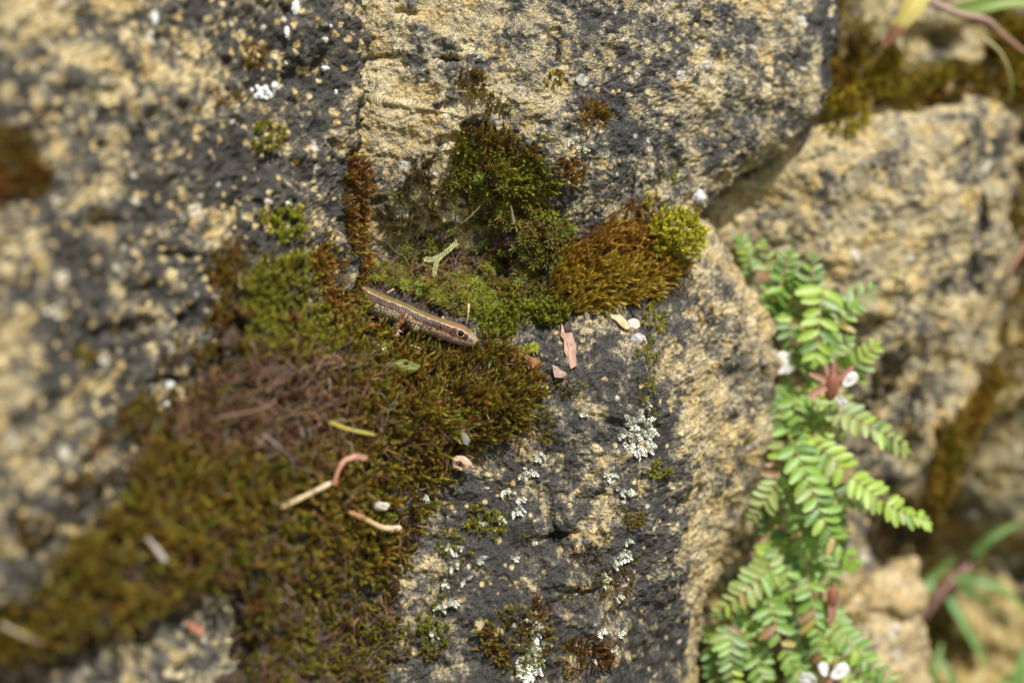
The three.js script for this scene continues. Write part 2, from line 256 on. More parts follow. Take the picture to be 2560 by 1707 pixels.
const surfChip = stone({
  label: 'small pale tan stone wedged under the dark brown hollow', off: 21.1, n: 180, centre: [2200, 1700], jag: 26, rim: 6, rimDepth: 1.1, back: 40, under: 0.2, grain: 1.5, grey: 0.4, clast: 0.1, blob: 0.1,
  outline: [[2110, 1520], [2180, 1440], [2290, 1400], [2318, 1480], [2300, 1560], [2330, 1640], [2322, 1760], [2300, 2050], [1900, 2050], [1950, 1760], [2050, 1620]],
  ctrl: [[2120, 1530, -50], [2280, 1440, -56], [2250, 1560, -50], [2300, 1700, -56], [2150, 1700, -44], [2000, 1900, -40], [2250, 1950, -46]],
  tint: [1.06, 1, 0.94], amp: [1.6, 1.2, 0.5, 0.2], pit: 0.8, knob: 0.4, dents: [[2220, 1540, 60, 18, 3, 0.2], [2140, 1500, 30, 30, 3]], dark: () => -0.42,
});
const surfFar = stone({
  label: 'ochre stone far behind the grass blades', off: 25.7, n: 220, centre: [2600, 1300], jag: 40, rim: 10, rimDepth: 1, back: 50, under: 0.2, grain: 2, grey: 0.3, clast: 0.1, blob: 0.12,
  outline: [[2230, 1220], [2300, 1040], [2420, 880], [2520, 800], [2700, 700], [3100, 800], [3200, 2100], [2050, 2100], [2120, 1600]],
  ctrl: [[2300, 1300, -96], [2330, 1080, -88], [2450, 1000, -84], [2600, 1100, -84], [2500, 1400, -96], [2400, 1650, -96], [2700, 1600, -92], [3000, 1300, -90], [2300, 2000, -92]],
  tint: [1.02, 0.96, 0.74], amp: [3, 2.4, 0.9, 0.2], pit: 1.2, knob: 0.6, dark: () => -0.34, olive: () => 0.25,
});
const surfShelf = stone({
  label: 'mossy stone in the recess under the yellow leaf tip', off: 29.3, n: 240, centre: [2400, 20], jag: 36, rim: 7, rimDepth: 1.2, back: 50, under: 0.2, grain: 1.6, grey: 0.4, clast: 0.05, blob: 0.06,
  outline: [[1990, -420], [3000, -420], [3000, 260], [2700, 330], [2480, 290], [2300, 310], [2080, 330], [1980, 200]],
  ctrl: [[2100, 0, -50], [2150, 200, -54], [2400, 100, -66], [2350, 200, -58], [2350, 20, -62], [2540, 200, -58], [2250, -300, -50], [2700, -100, -58], [2900, 200, -60], [2300, 290, -54]],
  amp: [1.8, 1.2, 0.5, 0.2], pit: 0.9, knob: 0.4, dents: [[2330, 105, 80, 50, 6], [2470, 60, 60, 40, 4]], dark: () => -0.2, olive: () => 0.8,
});
const surfSide = stone({
  label: 'tall ochre-streaked stone at the outer end of the wall beyond the tan boulder', off: 33.1, n: 200, centre: [2760, 620], jag: 40, rim: 8, rimDepth: 1, back: 50, under: 0.2, grain: 1.7, grey: 0.4, clast: 0.1, blob: 0.1,
  outline: [[2440, 260], [2700, 180], [3100, 200], [3150, 1400], [2700, 1420], [2400, 1330], [2360, 1150], [2430, 900], [2440, 700]],
  ctrl: [[2540, 300, -64], [2560, 600, -68], [2520, 900, -72], [2480, 1050, -76], [2430, 1250, -84], [2800, 1300, -80], [2800, 500, -62], [3050, 300, -66], [3000, 850, -74]],
  amp: [2.2, 1.6, 0.7, 0.2], pit: 1, knob: 0.5, dark: () => -0.35, olive: () => 0.6,
});

// earth behind and between the stones, and the ground in front of the wall
{
  const n = 150, P = [], col = [], idx = [];
  for (let j = 0; j <= n; j++) for (let i = 0; i <= n; i++) {
    const x = (i / n - 0.5) * 1100, y = (j / n - 0.5) * 900, z = -150 + 14 * fbm(x / 60, y / 60, 3, 3) + 4 * noise(x / 9, y / 9, 5), k = 0.6 + 0.5 * noise(x / 12, y / 12, 8);
    P.push(x, y, z); const c = mix3(C(70, 54, 36), C(96, 84, 44), clamp(k, 0, 1)); col.push(...c);
    if (i < n && j < n) { const a = j * (n + 1) + i; idx.push(a, a + 1, a + n + 1, a + 1, a + n + 2, a + n + 1); }
  }
  add(new THREE.Mesh(geo(P, idx, col), soilMat), 'earth_bank', 'brown earth packed behind the stones of the wall', 'earth', undefined, 'structure');
  const g = [], gc = [], gi = [], m = 60;
  for (let j = 0; j <= m; j++) for (let i = 0; i <= m; i++) {
    const u = i / m * 2 - 1, v = j / m * 2 - 1, x = Math.sign(u) * u * u * 60000, z = Math.sign(v) * v * v * 60000;
    g.push(x, -450 + 12 * noise(x / 300, z / 300, 1), z); gc.push(...mix3(C(84, 92, 48), C(110, 98, 70), 0.5 + 0.5 * noise(x / 900, z / 900, 4)));
    if (i < m && j < m) { const a = j * (m + 1) + i; gi.push(a, a + m + 1, a + 1, a + 1, a + m + 1, a + m + 2); }
  }
  add(new THREE.Mesh(geo(g, gi, gc), soilMat), 'ground', 'worn grassy ground at the foot of the wall', 'ground', undefined, 'structure');
}

// ---------------------------------------------------------------- moss shoots (built 1 mm long along +y, scaled per shoot)
function pushLeaf(o, b, dir, side, len, w, fold, c0, c1) {
  const n = dir.clone().cross(side).normalize(), k = o.p.length / 3, q = (v, c) => { o.p.push(v.x, v.y, v.z); o.c.push(...c); };
  const mid = b.clone().addScaledVector(dir, len * 0.4), cm = mix3(c0, c1, 0.5);
  q(b, c0); q(mid.clone().addScaledVector(side, w).addScaledVector(n, fold), cm); q(mid.clone().addScaledVector(side, -w).addScaledVector(n, fold), cm); q(b.clone().addScaledVector(dir, len).addScaledVector(n, fold * 0.6), c1); q(mid, cm);
  o.i.push(k, k + 1, k + 4, k, k + 4, k + 2, k + 1, k + 3, k + 4, k + 4, k + 3, k + 2);
}
function brushShoot(s, nl, leafLen, leafW, spread, bend, c0, c1) {
  setSeed(s); const o = { p: [], c: [], i: [] }, ph = rnd() * 6.28;
  const axis = (t) => V(bend * t * t * Math.cos(ph), t, bend * t * t * Math.sin(ph));
  for (let i = 0; i < nl; i++) {
    const t = 0.08 + 0.78 * Math.pow(i / (nl - 1), 0.85), a = i * 2.39996 + rr(-0.25, 0.25), T = axis(t + 0.02).sub(axis(t - 0.02)).normalize();
    const R = V(Math.cos(a), 0, Math.sin(a)), sp = spread * rr(0.75, 1.25) * (1.1 - 0.6 * t);
    const dir = T.clone().multiplyScalar(Math.cos(sp)).addScaledVector(R, Math.sin(sp)).normalize(), side = dir.clone().cross(R).normalize();
    const f = rr(0.85, 1.1), a0 = mix3(c0, c1, t * t * 0.8).map((x) => x * f), a1 = mix3(c0, c1, 0.25 + 0.75 * t).map((x) => x * f);
    pushLeaf(o, axis(t).addScaledVector(R, 0.012), dir, side, leafLen * rr(0.8, 1.2) * (1.05 - 0.35 * t), leafW, leafW * 0.5, a0, a1);
  }
  const k = o.p.length / 3;                                                      // stem
  for (let j = 0; j <= 3; j++) { const c = axis(j / 3 * 0.9); for (let i = 0; i < 3; i++) { o.p.push(c.x + 0.018 * Math.cos(i * 2.1), c.y, c.z + 0.018 * Math.sin(i * 2.1)); o.c.push(...c0); } }
  for (let j = 0; j < 3; j++) for (let i = 0; i < 3; i++) { const a = k + j * 3 + i, b = k + j * 3 + (i + 1) % 3; o.i.push(a, a + 3, b, b, a + 3, b + 3); }
  return geo(o.p, o.i, o.c);
}
function starShoot(s, c0, c1) {
  setSeed(s); const o = { p: [], c: [], i: [] };
  for (let ring = 0; ring < 3; ring++) for (let i = 0; i < 6; i++) {
    const a = i / 6 * 6.283 + ring * 0.55 + rr(-0.2, 0.2), R = V(Math.cos(a), 0, Math.sin(a)), up = [0.15, 0.5, 1.3][ring] * rr(0.8, 1.2), dir = R.clone().add(V(0, up, 0)).normalize(), side = V(0, 1, 0).cross(R).normalize();
    pushLeaf(o, V(0, 0.55 + ring * 0.12, 0), dir, side, [0.85, 0.75, 0.5][ring] * rr(0.85, 1.15), 0.1, 0.05, c0, mix3(c0, c1, 0.5 + ring * 0.25));
  }
  const k = o.p.length / 3;
  for (const y of [0, 0.6]) for (let i = 0; i < 3; i++) { o.p.push(0.04 * Math.cos(i * 2.1), y, 0.04 * Math.sin(i * 2.1)); o.c.push(...c0); }
  for (let i = 0; i < 3; i++) { const a = k + i, b = k + (i + 1) % 3; o.i.push(a, a + 3, b, b, a + 3, b + 3); }
  return geo(o.p, o.i, o.c);
}
function catkinShoot(s) {                                                          // plump silver-tipped shoot
  setSeed(s); const o = { p: [], c: [], i: [] }, g0 = [0.56, 0.6, 0.4], g1 = [1.05, 1.05, 1.05];
  for (let i = 0; i < 20; i++) {
    const t = i / 19, a = i * 2.39996, y = t * 0.72, r = 0.2 * Math.sin(Math.PI * (0.28 + 0.66 * t)), R = V(Math.cos(a), 0, Math.sin(a)), dir = V(0, 1, 0).addScaledVector(R, 0.35 - 0.5 * t).normalize(), side = dir.clone().cross(R).normalize();
    pushLeaf(o, R.clone().multiplyScalar(r).add(V(0, y, 0)), dir, side, 0.28, 0.15, -0.03, mix3(g0, g1, 0.25 + t * 0.45), mix3(g0, g1, 0.55 + 0.45 * t));
  }
  return geo(o.p, o.i, o.c);
}
const W1 = [1, 1, 1], BR = [0.62, 0.48, 0.36];
const SHOOT = {
  brush: [0, 1, 2, 3].map((k) => brushShoot(100 + k, 22, 0.36, 0.036, 0.5, 0.35, BR, W1)),
  feather: [0, 1, 2].map((k) => brushShoot(140 + k, 22, 0.3, 0.045, 0.8, 0.25, [0.7, 0.6, 0.5], W1)),
  fat: [0, 1, 2].map((k) => brushShoot(170 + k, 18, 0.4, 0.075, 0.75, 0.2, [0.6, 0.55, 0.4], W1)),
  star: [0, 1, 2].map((k) => starShoot(200 + k, [0.55, 0.6, 0.4], W1)),
  catkin: [0, 1].map((k) => catkinShoot(230 + k)),
};
const mossMat = new THREE.MeshPhysicalMaterial({ vertexColors: true, roughness: 0.55, transmission: 0.3, thickness: 0, specularIntensity: 0.7, side: THREE.DoubleSide });
const silverMat = new THREE.MeshStandardMaterial({ vertexColors: true, roughness: 0.5, side: THREE.DoubleSide });
const YUP = V(0, 1, 0);
function placeShoot(surface, px, py, o) {
  const s = surface(px, py), d = V(...o.dir(px, py)).add(V(rr(-1, 1), rr(-1, 1), rr(-1, 1)).multiplyScalar(o.jit)).addScaledVector(s.n, o.along ?? 0.35).normalize();
  const len = rr(o.len[0], o.len[1]), wid = len * (o.wide ?? 1) * rr(0.85, 1.2);
  const q = new THREE.Quaternion().setFromUnitVectors(YUP, d).multiply(new THREE.Quaternion().setFromAxisAngle(YUP, rnd() * 6.28));
  return new THREE.Matrix4().compose(s.p.addScaledVector(s.n, -(o.sink ?? 0.2) * len).multiplyScalar(0.001), q, V(wid, len, wid));
}
function samples(poly, count, keep) {
  const xs = poly.map((p) => p[0]), ys = poly.map((p) => p[1]), x0 = Math.min(...xs), x1 = Math.max(...xs), y0 = Math.min(...ys), y1 = Math.max(...ys), out = [];
  for (let t = 0; t < count * 60 && out.length < count; t++) { const x = rr(x0, x1), y = rr(y0, y1); if (inPoly(x, y, poly) && (!keep || rnd() < keep(x, y))) out.push([x, y]); }
  return out;
}
const pick = (cols, px, py) => {                                                  // colour by patches of growth
  const t = clamp(0.5 + 0.75 * fbm(px / 90, py / 90, cols.length * 3.1, 2) + rr(-0.28, 0.28), 0, 0.999) * (cols.length - 1), i = Math.floor(t);
  const f = rr(0.75, 1.2); return mix3(cols[i], cols[Math.min(i + 1, cols.length - 1)], t - i).map((x) => x * f);
};
function carpet(parent, kind, pts, surface, o, mat = mossMat) {
  const vs = SHOOT[kind], lists = vs.map(() => []);
  for (const [x, y] of pts) lists[Math.floor(rnd() * vs.length)].push([placeShoot(surface, x, y, o), o.colour ? o.colour(x, y) : pick(o.cols, x, y)]);
  lists.forEach((l, k) => {
    if (!l.length) return;
    const im = new THREE.InstancedMesh(vs[k], mat, l.length);
    l.forEach(([m, c], i) => { im.setMatrixAt(i, m); im.setColorAt(i, new THREE.Color(c[0], c[1], c[2])); });
    im.name = 'shoots'; im.userData.kind = 'stuff'; im.castShadow = im.receiveShadow = true; parent.add(im);
  });
}
function tuft(kind, px, py, r, count, surface, o, name, label, group, mat = mossMat, category = 'moss') {
  const parts = [];
  for (let i = 0; i < count; i++) {
    const a = rnd() * 6.283, q = r * Math.sqrt(rnd()), x = px + q * Math.cos(a), y = py + (o.squash ?? 0.8) * q * Math.sin(a), out = o.fan ?? 0.5;
    const dd = o.dir(x, y), m = placeShoot(surface, x, y, { ...o, dir: () => [dd[0] + out * (x - px) / r, dd[1] - out * (y - py) / r, dd[2]] });
    const g = SHOOT[kind][Math.floor(rnd() * SHOOT[kind].length)].clone(); g.applyMatrix4(m);
    const c = pick(o.cols, x, y), ca = g.attributes.color.array.slice(); for (let k = 0; k < ca.length; k++) ca[k] *= c[k % 3];
    g.setAttribute('color', new THREE.BufferAttribute(ca, 3)); parts.push(g);
  }
  return add(new THREE.Mesh(mergeGeometries(parts), mat), name, label, category, group);
}
function tubeInto(o, pts, r0, r1, sides, col) {                                    // pts: Vector3[] mm
  const cur = new THREE.CatmullRomCurve3(pts), n = Math.max(4, pts.length * 3), k = o.p.length / 3; let prev = V(0.3, 0.5, 0.8);
  for (let j = 0; j <= n; j++) {
    const t = j / n, c = cur.getPoint(t), T = cur.getTangent(t), A = prev.clone().cross(T).normalize(), B = T.clone().cross(A); prev = B.clone(); const r = mix(r0, r1, t), cc = typeof col === 'function' ? col(t) : col;
    for (let i = 0; i < sides; i++) { const a = i / sides * 6.283, q = c.clone().addScaledVector(A, r * Math.cos(a)).addScaledVector(B, r * Math.sin(a)); o.p.push(q.x, q.y, q.z); o.c.push(...cc); }
  }
  for (let j = 0; j < n; j++) for (let i = 0; i < sides; i++) { const a = k + j * sides + i, b = k + j * sides + (i + 1) % sides; o.i.push(a, a + sides, b, b, a + sides, b + sides); }
}
const tube = (pts, r0, r1, sides, col) => { const o = { p: [], c: [], i: [] }; tubeInto(o, pts, r0, r1, sides, col); return geo(o.p, o.i, o.c); };

// the bed of peat that fills the joint between the stones and carries the moss
const bedPoly = [[885, 630], [960, 645], [1010, 600], [1050, 500], [1110, 430], [1220, 410], [1380, 480], [1480, 560], [1640, 560], [1700, 640], [1690, 720], [1600, 770], [1450, 795], [1330, 830], [1250, 870], [1330, 960], [1360, 1020], [1250, 1110], [1150, 1140], [1110, 1250], [1060, 1330], [1010, 1420], [1020, 1560], [980, 1720], [950, 2000], [600, 2000], [605, 1640], [600, 1490], [560, 1490], [400, 1570], [250, 1640], [0, 1740], [-400, 1800], [-400, 1560], [0, 1480], [190, 1360], [330, 1210], [380, 1080], [520, 950], [600, 820], [640, 700], [720, 640], [830, 620]];
{ const p = bedPoly.slice(); bedPoly.length = 0; for (let i = 0; i < p.length; i++) { const a = p[i], b = p[(i + 1) % p.length], n = Math.max(1, Math.round(Math.hypot(b[0] - a[0], b[1] - a[1]) / 24)); for (let k = 0; k < n; k++) { const x = mix(a[0], b[0], k / n), y = mix(a[1], b[1], k / n), j = x < 860 || y > 1150 ? 1 : 0.35; bedPoly.push([x + j * 75 * fbm(x / 60, y / 60, 1.1, 2), y + j * 75 * fbm(x / 60, y / 60, 7.7, 2)]); } } }
const bedDepth = tps([[870, 600, 5], [720, 680, 19], [600, 880, 30], [420, 1130, 41], [150, 1430, 57], [0, 1580, 61], [300, 1600, 52], [600, 1460, 36], [760, 1450, 26], [860, 1650, 17], [700, 1600, 28], [620, 1560, 33], [960, 1600, 10], [900, 900, 12], [1000, 1000, 9], [1000, 1200, 10], [1230, 980, 4.5], [1150, 1100, 5], [800, 1150, 24], [900, 820, 6], [930, 795, -3], [1000, 856, -1], [960, 838, -1.2], [1090, 890, -2.6], [1160, 900, -2.4], [1100, 930, 1.5], [1230, 885, -1], [1200, 800, -5], [1050, 740, -7], [1100, 700, -9.5], [1300, 770, -5], [1450, 760, -4], [1600, 700, -8], [1550, 620, -9], [950, 650, -10.5], [1050, 600, -11], [1200, 600, -9], [1300, 600, -7], [1100, 480, -6], [1250, 450, -4.5], [1400, 560, -6.5], [-300, 1700, 72], [850, 1950, 22], [1650, 650, -12]]);
const bedZ = (px, py) => {
  const d = polyDist(px, py, bedPoly) / PPM, ins = inPoly(px, py, bedPoly), R = 4; let z = bedDepth(px, py);
  if (!ins) z -= R + d * 1.5; else if (d < R) z -= R * (1 - Math.sqrt(1 - (1 - d / R) ** 2));
  for (const [x, y, r, h] of [[1185, 610, 34, 4.5], [1255, 672, 40, 4.5], [1120, 660, 34, 3], [1330, 690, 30, 3], [1040, 690, 30, 2.5], [1240, 425, 95, -4], [1330, 590, 60, -2.5], [1250, 540, 40, -1.5]]) { const q = ((px - x) ** 2 + (py - y) ** 2) / (r * r); if (q < 4) z -= h * Math.exp(-q * 1.4); }
  return z + 1.5 * fbm(px / 70, py / 70, 2.2, 2) + 0.45 * noise(px / 14, py / 14, 4.4);
};
const surfBed = (px, py) => { const f = (x, y) => at(x, y, bedZ(x, y)), p = f(px, py), n = f(px + 14, py).sub(p).cross(f(px, py - 14).sub(p)).normalize(); return { p, n }; };
const bed = new THREE.Group();
{
  const P = [], col = [], idx = [], st = 3.6, x0 = -420, x1 = 1720, y0 = 400, y1 = 2010, nx = Math.round((x1 - x0) / st), map = new Map();
  const ny = Math.round((y1 - y0) / st);
  const vert = (i, j) => {
    const k = j * (nx + 1) + i; if (map.has(k)) return map.get(k);
    const px = x0 + i * st, py = y0 + j * st, p = at(px, py, bedZ(px, py)); const id = P.length / 3;
    const w = worley(p.x / 0.9, p.y / 0.9, p.z / 0.9); p.z += 1.1 * (0.5 - w.f1) + 0.35 * noise(p.x / 0.45, p.y / 0.45, 6) + 0.5 * noise(p.x / 0.9, p.y / 0.9, 3) + 0.8 * noise(p.x / 2.2, p.y / 2.2, 8);
    P.push(p.x, p.y, p.z);
    const c = mix3(mix3(C(38, 32, 26), C(84, 66, 48), clamp(0.5 + noise(p.x / 2, p.y / 2, p.z / 2) + 0.8 * noise(p.x / 0.5, p.y / 0.5, 2), 0, 1)), C(66, 66, 66), 0.6 * sst(0.2, 0.6, noise(p.x / 4, p.y / 4, 9))); col.push(...c);
    map.set(k, id); return id;
  };
  for (let j = 0; j < ny; j++) for (let i = 0; i < nx; i++) {
    const px = x0 + (i + 0.5) * st, py = y0 + (j + 0.5) * st; if (!inPoly(px, py, bedPoly) && polyDist(px, py, bedPoly) > 30) continue;
    const a = vert(i, j), b = vert(i + 1, j), c = vert(i, j + 1), d = vert(i + 1, j + 1); idx.push(a, c, b, b, c, d);
  }
  const m = new THREE.Mesh(geo(P, idx, col), new THREE.MeshStandardMaterial({ vertexColors: true, roughness: 0.6 })); m.name = 'peat_bed'; bed.add(m);
}
// colours of growth
const G_YEL = C(214, 208, 70), G_OLV = C(178, 172, 60), G_GOLD = C(200, 160, 62), G_BRN = C(160, 124, 70), G_RUST = C(176, 120, 62), G_DARK = C(124, 108, 48), G_GRN = C(164, 176, 58), G_PUR = C(146, 116, 88), G_STAR = C(158, 172, 62);
const has = (x, y, f, t) => sst(t - 0.2, t + 0.2, fbm(x / f, y / f, 6.6, 2));
setSeed(500);
{ // main mat
  const T = (px) => sst(850, 1150, px);
  const up = (x, y) => [0.1 + 0.6 * T(x), 0.62, 0.62];
  carpet(bed, 'brush', samples([[870, 820], [1000, 830], [1150, 880], [1260, 880], [1350, 960], [1350, 1030], [1240, 1120], [1140, 1150], [1000, 1160], [880, 1060], [860, 950]], 1900, (x, y) => 0.25 + 0.75 * has(x, y, 34, -0.05)), surfBed, { dir: up, jit: 0.42, len: [3, 5.6], wide: 0.8, cols: [G_BRN, G_OLV, G_DARK, G_OLV, G_RUST, G_OLV, G_GOLD, G_GRN] });
  carpet(bed, 'feather', samples([[640, 620], [720, 640], [830, 600], [900, 620], [900, 780], [880, 860], [780, 920], [640, 900], [610, 800]], 900), surfBed, { dir: () => [-0.1, 0.6, 0.7], jit: 0.5, len: [2.2, 4.4], cols: [G_BRN, G_OLV, G_GRN, G_OLV, G_DARK, G_OLV] });
  carpet(bed, 'brush', samples([[820, 560], [905, 560], [912, 700], [905, 830], [840, 860], [780, 700]], 700), surfBed, { dir: () => [0.35, 0.5, 0.6], jit: 0.4, len: [2.2, 4], cols: [G_RUST, G_GOLD, G_BRN, G_OLV] });
  carpet(bed, 'brush', samples([[600, 860], [760, 880], [900, 930], [900, 1120], [760, 1180], [500, 1160], [370, 1120], [420, 1020], [540, 930]], 1000), surfBed, { dir: () => [0.1, 0.4, 0.6], jit: 0.9, len: [2, 4.4], cols: [G_PUR, G_BRN, G_PUR, G_BRN, G_OLV, G_RUST] });
  carpet(bed, 'brush', samples([[380, 1110], [700, 1150], [900, 1080], [1120, 1150], [1110, 1260], [1040, 1350], [990, 1430], [800, 1460], [640, 1430], [400, 1540], [240, 1600], [-350, 1780], [-350, 1560], [0, 1480], [200, 1360], [320, 1230]], 3000, (x, y) => 0.3 + 0.7 * has(x, y, 42, -0.06)), surfBed, { dir: () => [0.15, 0.55, 0.6], jit: 0.55, len: [2.6, 5], cols: [G_OLV, G_GOLD, G_OLV, G_BRN, G_OLV, G_GOLD, G_GRN] });
  carpet(bed, 'fat', samples([[610, 1460], [1000, 1400], [1020, 1560], [970, 1980], [610, 1980], [620, 1600]], 950, (x, y) => 0.06 + 0.94 * has(x, y, 40, 0.08)), surfBed, { dir: () => [0.2, 0.5, 0.7], jit: 0.5, len: [1.2, 2.4], cols: [G_GRN, G_BRN, G_YEL, G_DARK, G_OLV, G_RUST] });
  carpet(bed, 'brush', samples([[600, 1440], [1000, 1420], [1000, 1980], [600, 1980]], 800, (x, y) => 0.8 * (1 - has(x, y, 40, 0.02))), surfBed, { dir: () => [0.3, 0.5, 0.6], jit: 0.6, len: [1.8, 3.4], cols: [G_BRN, G_OLV, G_PUR] });
  // recess behind the skink: star moss, darker felt
  carpet(bed, 'star', samples([[1020, 430], [1100, 420], [1250, 440], [1400, 500], [1440, 580], [1420, 680], [1380, 720], [1200, 760], [1080, 720], [960, 660], [960, 560]], 520, (x, y) => 0.2 + 0.8 * has(x, y, 40, 0.05)), surfBed, { dir: () => [0.1, 0.35, 0.9], jit: 0.6, len: [0.9, 1.9], cols: [G_DARK, G_STAR, G_DARK, G_OLV, G_BRN] });
  carpet(bed, 'star', samples([[910, 650], [1180, 680], [1250, 760], [1180, 810], [1060, 740], [930, 700]], 420), surfBed, { dir: () => [0.1, 0.4, 0.9], jit: 0.4, len: [0.8, 1.4], cols: [G_DARK, G_OLV, G_STAR] });
  carpet(bed, 'brush', samples([[940, 520], [1100, 460], [1300, 520], [1400, 620], [1300, 740], [1000, 690], [920, 640]], 620), surfBed, { dir: () => [0.1, 0.35, 0.8], jit: 0.7, len: [1.2, 2.4], cols: [G_BRN, G_PUR, G_DARK, G_OLV] });
  carpet(bed, 'brush', samples([[1120, 345], [1250, 330], [1370, 440], [1380, 500], [1280, 520], [1130, 480]], 620), (x, y) => { const a = surfUpper(x, y), b = surfBed(x, y); return b.p.z > a.p.z ? b : a; }, { dir: () => [0.6, 0.5, 0.5], jit: 0.35, len: [2.6, 4.4], cols: [G_OLV, G_GRN, G_OLV, G_BRN] });
  carpet(bed, 'brush', samples([[910, 660], [1060, 690], [1200, 740], [1230, 800], [1160, 810], [1040, 750], [920, 710]], 380), surfBed, { dir: () => [0.1, 0.5, 0.7], jit: 0.7, len: [1, 2], cols: [G_DARK, G_BRN, G_OLV, G_PUR] });
  carpet(bed, 'brush', samples([[1010, 450], [1060, 400], [1140, 380], [1150, 480], [1080, 560], [1000, 600], [950, 560]], 420, (x, y) => 0.1 + 0.9 * has(x, y, 40, -0.04)), (x, y) => { const a = surfUpper(x, y), b = surfBed(x, y); return b.p.z > a.p.z ? b : a; }, { dir: () => [0.2, 0.5, 0.6], jit: 0.7, len: [1.2, 2.6], cols: [G_BRN, G_DARK, G_PUR, G_OLV, G_STAR] });
  // golden brushes on the ledge
  carpet(bed, 'brush', samples([[1380, 640], [1480, 575], [1600, 545], [1660, 590], [1690, 660], [1670, 720], [1600, 755], [1500, 790], [1400, 790], [1350, 730]], 820, (x, y) => 0.12 + 0.88 * has(x, y, 30, -0.05)), surfBed, { dir: () => [0.72, 0.42, 0.4], jit: 0.3, len: [3.6, 6.2], wide: 0.7, colour: (x, y) => { const t = clamp(0.22 + (680 - y) / 240 + 0.5 * noise(x / 40, y / 40, 1) + rr(-0.3, 0.3), 0, 1), f = rr(0.8, 1.2); return mix3(mix3(G_OLV, G_GOLD, 0.4), G_RUST, t).map((v) => v * f * 1.25); } });
  carpet(bed, 'feather', samples([[1280, 500], [1400, 500], [1430, 600], [1380, 660], [1290, 640]], 260), surfBed, { dir: () => [0.6, 0.4, 0.5], jit: 0.4, len: [1.8, 3.2], cols: [G_OLV, G_GRN, G_BRN, G_OLV] });
  carpet(bed, 'feather', samples([[1180, 790], [1300, 760], [1420, 780], [1480, 800], [1440, 830], [1330, 850], [1260, 865], [1180, 840]], 420), surfBed, { dir: () => [0.25, 0.75, 0.5], jit: 0.4, len: [2, 3.6], cols: [G_OLV, G_GRN, G_STAR, G_OLV] });
  carpet(bed, 'feather', samples([[1200, 700], [1400, 720], [1420, 790], [1280, 780]], 240), surfBed, { dir: () => [0.3, 0.6, 0.6], jit: 0.5, len: [1.4, 2.6], cols: [G_DARK, G_OLV, G_GOLD] });
  // dead stems lying in the mat
  const o = { p: [], c: [], i: [] }, cols = [C(152, 120, 98), C(126, 96, 74), C(178, 150, 128), C(116, 96, 84), C(160, 120, 76)];
  for (const [x, y] of [...samples([[560, 860], [760, 860], [960, 900], [980, 1080], [820, 1180], [520, 1170], [400, 1090]], 620), ...samples([[380, 1150], [1100, 1150], [1000, 1420], [640, 1440], [100, 1600]], 130), ...samples([[640, 1460], [1000, 1420], [980, 1720], [640, 1720]], 70), ...samples([[930, 600], [1180, 640], [1200, 770], [930, 700]], 90), ...samples([[900, 900], [1300, 920], [1250, 1120], [900, 1150]], 130)]) {
    const s = surfBed(x, y), a = rnd() * 6.28, L = rr(2, 6), pts = []; let h = rr(0.4, 2.4), q = s.p.clone(), d = V(Math.cos(a), Math.sin(a), rr(-0.3, 0.5));
    for (let k = 0; k < 4; k++) { pts.push(q.clone().addScaledVector(s.n, h)); d.add(V(rr(-0.6, 0.6), rr(-0.6, 0.6), rr(-0.4, 0.4))).normalize(); q.addScaledVector(d, L / 3); }
    const c = cols[Math.floor(rnd() * cols.length)].map((v) => v * rr(0.7, 1.2)); tubeInto(o, pts, rr(0.06, 0.14), 0.04, 4, c);
  }
  const m = new THREE.Mesh(geo(o.p, o.i, o.c), new THREE.MeshStandardMaterial({ vertexColors: true, roughness: 0.8 })); m.name = 'dead_stems'; m.userData.kind = 'stuff'; bed.add(m);
  add(bed, 'moss_mat', 'olive and brown moss mat filling the joint between the boulders around the skink', 'moss', undefined, 'stuff');
}
setSeed(900);
const dUp = () => [0.15, 0.55, 0.7], dRight = () => [0.75, 0.4, 0.5];
const fringe = (label, poly, surf, n, o, kind = 'brush') => { const g = new THREE.Group(); carpet(g, kind, samples(poly, n, o.keep), surf, o); return add(g, 'moss_fringe', label, 'moss', undefined, 'stuff'); };
fringe('rust-brown moss fringe along the broken edge of the large granular boulder', [[858, 400], [895, 400], [905, 470], [905, 640], [870, 640], [850, 500]], surfLeft, 230, { dir: () => [0.75, 0.3, 0.35], jit: 0.4, len: [1.8, 3.8], cols: [G_RUST, G_BRN, G_GOLD, G_OLV, G_BRN], keep: (x, y) => 0.3 + 0.7 * has(x, y, 40, 0) });
fringe('blurred brown moss pad in a hollow of the large granular boulder', [[-60, 330], [60, 330], [120, 420], [110, 500], [20, 520], [-80, 480]], surfLeft, 420, { dir: dUp, jit: 0.5, len: [2, 3.6], cols: [G_BRN, G_OLV, G_RUST, G_GOLD] });
fringe('ragged olive and brown moss creeping from the mat up the granular boulder', [[600, 620], [640, 760], [560, 880], [430, 1020], [320, 1160], [150, 1350], [-100, 1450], [-100, 1380], [120, 1270], [250, 1090], [380, 940], [500, 800], [540, 640]], surfLeft, 620, { dir: dUp, jit: 0.6, len: [1.6, 3.2], cols: [G_BRN, G_OLV, G_RUST, G_DARK], keep: (x, y) => has(x, y, 60, 0.12) });
fringe('thin rusty moss film on the granular boulder above the moss mat', [[540, 600], [640, 590], [660, 700], [640, 800], [560, 760], [530, 680]], surfLeft, 260, { dir: dUp, jit: 0.7, len: [0.8, 1.6], cols: [G_RUST, G_BRN, G_PUR] });
